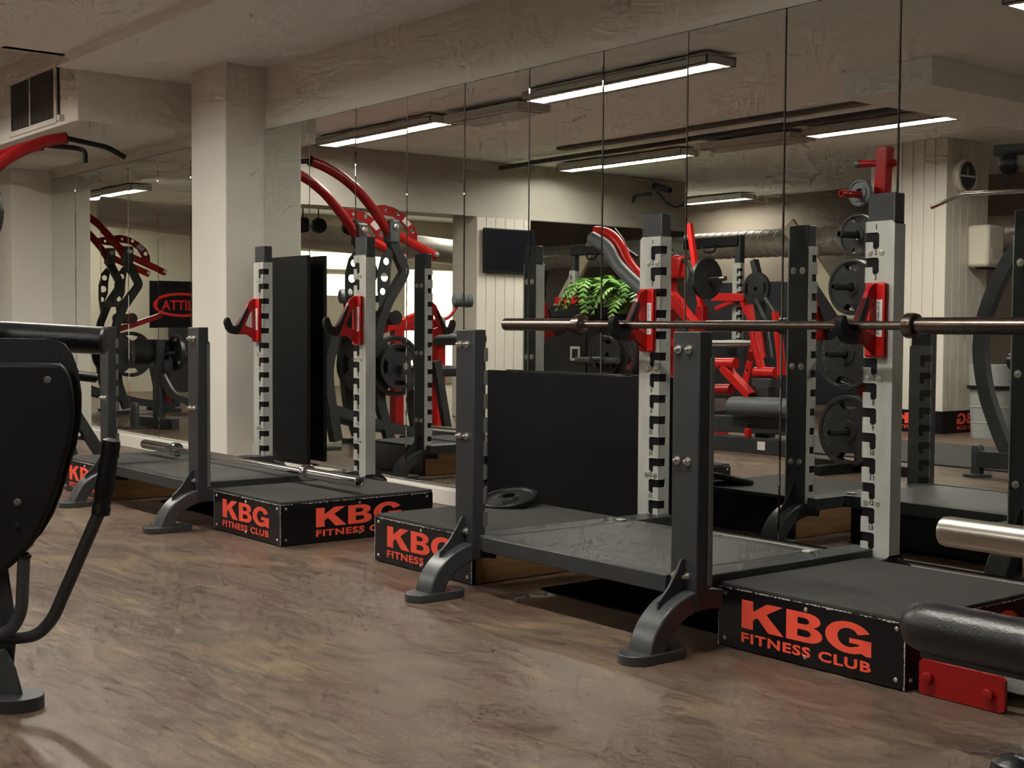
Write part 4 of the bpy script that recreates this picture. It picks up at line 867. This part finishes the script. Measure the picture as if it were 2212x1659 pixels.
# ------------------------------------------------------------------ far end: duct, rack, machines, dark wall
DU = mat('spiral_duct', (.62, .60, .55), .40, .55)
du = thing('spiral_duct', 'spiral ventilation duct under the ceiling at the far end', 'duct', (-9.6, -4.0, 1.86))
part(du, 'duct_pipe', MB().tube([(-13.0, -4.0, 1.87), (-6.6, -4.0, 1.83)], .155, 40), DU)
r0 = part(du, 'seam_ring', MB().lathe([(-.004, .156), (-.004, .160), (.004, .160), (.004, .156)], (-12.9, -4.0, 1.869), (1, .25, 0), 40), DU)
for i in range(1, 52):
    o = r0.copy(); COL.objects.link(o); o.location = r0.location + V((i * .12, 0, -.00075 * i))
struct('wall_end', MB().box((-14, -5.0, 0), (-2.0, -4.8, CE)), mat('end_wall', (.20, .165, .13), .7))
struct('wall_end_panel', MB().box((-12.5, -4.8, 0), (-9.4, -4.75, 1.45)), mat('end_panel', (.012, .013, .02), .5))
fr = thing('power_rack', 'far rack with slotted silver posts and a black top bar', 'rack', (-9.13, -2.4, 0))
part(fr, 'post', MB().box((-9.17, -2.44, 0), (-9.10, -2.37, 1.82)), M['frame'], .003)
part(fr, 'slot_plate', slots_plate(-9.135, -2.366, 1, 1, .3, 1.54, 15, 1.50, PITCH_N), M['galv'], smooth=0)
part(fr, 'top_bar', MB().beam((-9.90, -2.398, 1.755), (-9.12, -2.398, 1.76), .10, .10), M['black'], .01)
part(fr, 'hanging_loop', MB().tube(fillet([(-9.6, -2.34, 1.72), (-9.55, -2.34, 1.66), (-9.42, -2.34, 1.66), (-9.40, -2.34, 1.74)], .03, 3), .012, 10), M['black'])
part(fr, 'red_support', MB().beam((-9.39, -2.30, 1.20), (-8.95, -2.30, 1.19), .07, .08), M['redbright'], .005)
part(fr, 'red_support', MB().beam((-9.35, -2.30, 1.08), (-9.10, -2.30, 1.16), .04, .04), M['redbright'], .004)
part(fr, 'red_support', MB().beam((-9.0, -2.30, 1.18), (-8.93, -2.30, 1.02), .05, .05), M['redbright'], .004)
part(fr, 'foot', MB().beam((-9.135, -2.9, .03), (-9.135, -1.9, .03), .08, .06), M['frame'])
ph = thing('plate_press', 'far red machine with a worn plate on a chrome horn', 'gym machine', (-9.0, -1.75, 0))
part(ph, 'red_lever', MB().beam((-9.16, -1.70, 1.90), (-8.98, -1.70, 1.05), .05, .05), M['redbright'], .004)
part(ph, 'chrome_horn', MB().tube([(-9.0, -1.70, 1.358), (-8.68, -1.70, 1.355)], .025, 16), M['chrome'])
part(ph, 'base', MB().beam((-8.98, -1.70, 0), (-8.98, -1.70, 1.1), .09, .08), M['red'], .004)
weight_plate((-8.92, -1.70, 1.36), 'x', .20, .04, 'worn iron plate on the chrome horn of the far red machine', 'plates of the far machine', 'iron', 0)
fd = thing('hack_machine', 'far black machine with round pads and parallel tubes', 'gym machine', (-8.7, -2.2, 0))
part(fd, 'round_plate', MB().poly([circ(.16), circ(.022, 14), grip_hole(.10, .135, 0, .5), grip_hole(.10, .135, math.pi, .5)], lambda a, b, c: V((-8.709 + a, -2.20 + c, 1.268 + b)), .04), M['iron'])
part(fd, 'slanted_tube', MB().tube([(-8.667, -2.12, 1.162), (-8.529, -2.12, .952), (-8.45, -2.12, .60)], .022, 12), M['frame_gloss'])
part(fd, 'slanted_tube', MB().tube([(-8.551, -2.12, 1.174), (-8.330, -2.12, .930), (-8.10, -2.12, .62)], .022, 12), M['frame_gloss'])
part(fd, 'spine', MB().beam((-8.80, -2.24, 1.55), (-8.70, -2.24, 1.25), .07, .06), M['frame'])
part(fd, 'spine', MB().beam((-8.72, -2.24, 1.25), (-8.68, -2.24, 0), .08, .07), M['frame'])
part(fd, 'red_sleeve', MB().tube([(-8.62, -2.10, .95), (-8.55, -2.10, .60)], .035, 12), M['redbright'])
st_ = thing('stair_rail', 'pale wooden stair stringer slanting down at the far end', 'stair rail', (-8.1, -2.75, 0))
part(st_, 'stringer', MB().beam((-8.95, -2.9, 1.95), (-7.65, -2.9, .35), .05, .16), mat('pale_wood', (.45, .40, .30), .6), .004)
part(st_, 'newel', MB().beam((-7.62, -2.9, 0), (-7.62, -2.9, .55), .09, .09), mat('pale_wood_post', (.45, .40, .30), .6), .004)
# ------------------------------------------------------------------ far room beyond the lintel
M['backlit'] = lamp_mat('backlit_panel', (1.0, .94, .66), 1.7)
struct('wall_far_room', MB().box((-17.3, -7.5, 0), (-17.0, 2.5, CE)), mat('far_room_wall', (.62, .58, .44), .6))
for k, (y0, y1, z0, z1) in enumerate(((-3.3, -1.0, 1.72, 1.96), (-3.3, -1.0, 1.33, 1.64), (-5.4, -3.6, .25, 1.75))):
    lp = thing('backlit_panel', ['upper backlit wall strip in the far room', 'lower backlit wall strip in the far room', 'tall backlit wall panel in the far room'][k], 'light panel', (-16.98, (y0 + y1) / 2, z0), 'backlit panels in the far room')
    part(lp, 'light_face', MB().box((-16.995, y0, z0), (-16.97, y1, z1)), M['backlit'], 0, 0)
    part(lp, 'panel_frame', MB().box((-17.0, y0 - .02, z0 - .02), (-16.985, y1 + .02, z1 + .02)), M['lamphouse'], 0, 0)
du2 = thing('spiral_duct', 'spiral ventilation duct in the far room beyond the lintel', 'duct', (-14, -1.3, 1.86))
part(du2, 'duct_pipe', MB().tube([(-14, 2.3, 2.10), (-14, -4.6, 1.72)], .16, 32), DU)
for k, yy in enumerate((.98, .79, .42)):
    sp_ = thing('ceiling_speaker', ['first black round speaker hung in the far room', 'second black round speaker hung in the far room', 'third black round speaker hung in the far room'][k], 'speaker', (-12, yy, 1.91), 'hung speakers in the far room')
    part(sp_, 'speaker_body', MB().lathe([(-.05, .04), (-.04, .07), (0, .082), (.04, .075), (.05, .001)], (-12, yy, 1.91), (1, 0, 0), 24), M['black'])
    part(sp_, 'speaker_cord', MB().tube([(-12, yy, 1.98), (-12, yy, CE)], .006, 8), M['black'])
sg = thing('logo_sign', 'black board with a red oval logo in the far room', 'sign', (-16.5, .3, 1.0))
part(sg, 'sign_board', MB().box((-16.53, -.25, .85), (-16.5, .68, 1.46)), M['blackboard'], .003)
sgm = MB().poly([[(y, z) for y, z in [(.22 + .42 * math.cos(a), 1.15 + .16 * math.sin(a)) for a in (2*math.pi*k/40 for k in range(40))]], [(.22 + .37 * math.cos(a), 1.15 + .125 * math.sin(a)) for a in (2*math.pi*k/40 for k in range(40))]], lambda a, b, c: V((-16.499 + c, a, b)), .002)
put_text(sgm, 'ATTILA', lambda a, b: V((-16.498, .50 - .56 * a, 1.08 + .13 * b)), .02)
part(sg, 'logo_print', sgm, M['redbright'], smooth=0, label='red oval logo')
part(sg, 'stand', MB().box((-16.53, .0, 0), (-16.5, .4, .85)), M['frame'])
# red bar lying on the floor behind the boxes
solo('red_bar', 'red bar lying on the floor behind the step box between the racks', 'bar', MB().tube([(-6.35, 3.72, .025), (-5.62, 3.72, .025)], .024, 14), M['redbright'], (-6.0, 3.72, .0))
# treadmill-like bench between the machines
bl = thing('flat_bench', 'low black bench on the floor in the middle of the mirror', 'bench', (-7.6, .9, 0))
part(bl, 'pad', MB().box((-8.0, 1.25, .36), (-7.2, 1.50, .42)), M['leather'], .02)
part(bl, 'rail', MB().box((-7.95, 1.35, .29), (-7.25, 1.41, .355)), M['frame'], .004)
for xx in (-7.85, -7.35):
    part(bl, 'leg', MB().box((xx - .03, 1.25, 0), (xx + .03, 1.50, .03)), M['frame'], .003)
    part(bl, 'leg', MB().box((xx - .03, 1.35, .0), (xx + .03, 1.41, .30)), M['frame'], .003)

# machine with a thick black roller, in front of the second pull machine
gm = thing('kickback_machine', 'black machine with a thick round roller in the left mirror', 'gym machine', (-10.9, 3.0, 0))
part(gm, 'roller', MB().lathe([(0, .001), (0, .06), (.006, .075), (.012, .10), (.03, .108), (.30, .108)], (-11.03, 3.20, .653), (.25, -1, 0), 32), M['leather'])
part(gm, 'post', MB().beam((-10.89, 3.02, 0), (-10.89, 3.02, .76), .10, .08), M['frame'], .005)
part(gm, 'curved_leg', MB().sweep(fillet([(-10.866, 3.003, .45), (-10.80, 2.93, .27), (-10.70, 2.81, .22), (-10.55, 2.62, .05)], .12, 5), [(-.03, -.035), (.03, -.035), (.03, .035), (-.03, .035)], (.6, .6, .1)), M['frame_gloss'])
part(gm, 'base_beam', MB().beam((-11.2, 3.12, .05), (-10.6, 3.0, .05), .08, .08), M['frame'], .004)
part(gm, 'stop_post', MB().lathe([(0, .09), (.015, .09), (.017, .036), (.20, .036), (.22, .028), (.228, .001)], (-10.935, 3.22, 0), (0, 0, 1), 22), M['frame_gloss'])
part(gm, 'plate_horn', MB().tube([(-10.91, 3.045, .64), (-10.74, 2.84, .645)], .022, 14), M['iron'])
part(gm, 'grey_roller', MB().tube([(-10.96, 3.05, .54), (-10.84, 2.90, .54)], .055, 20), M['grey'])
weight_plate((-10.80, 2.90, .647), 'y', .155, .035, 'black plate on the roller machine in the left mirror', 'plates in the left mirror', holes=3)
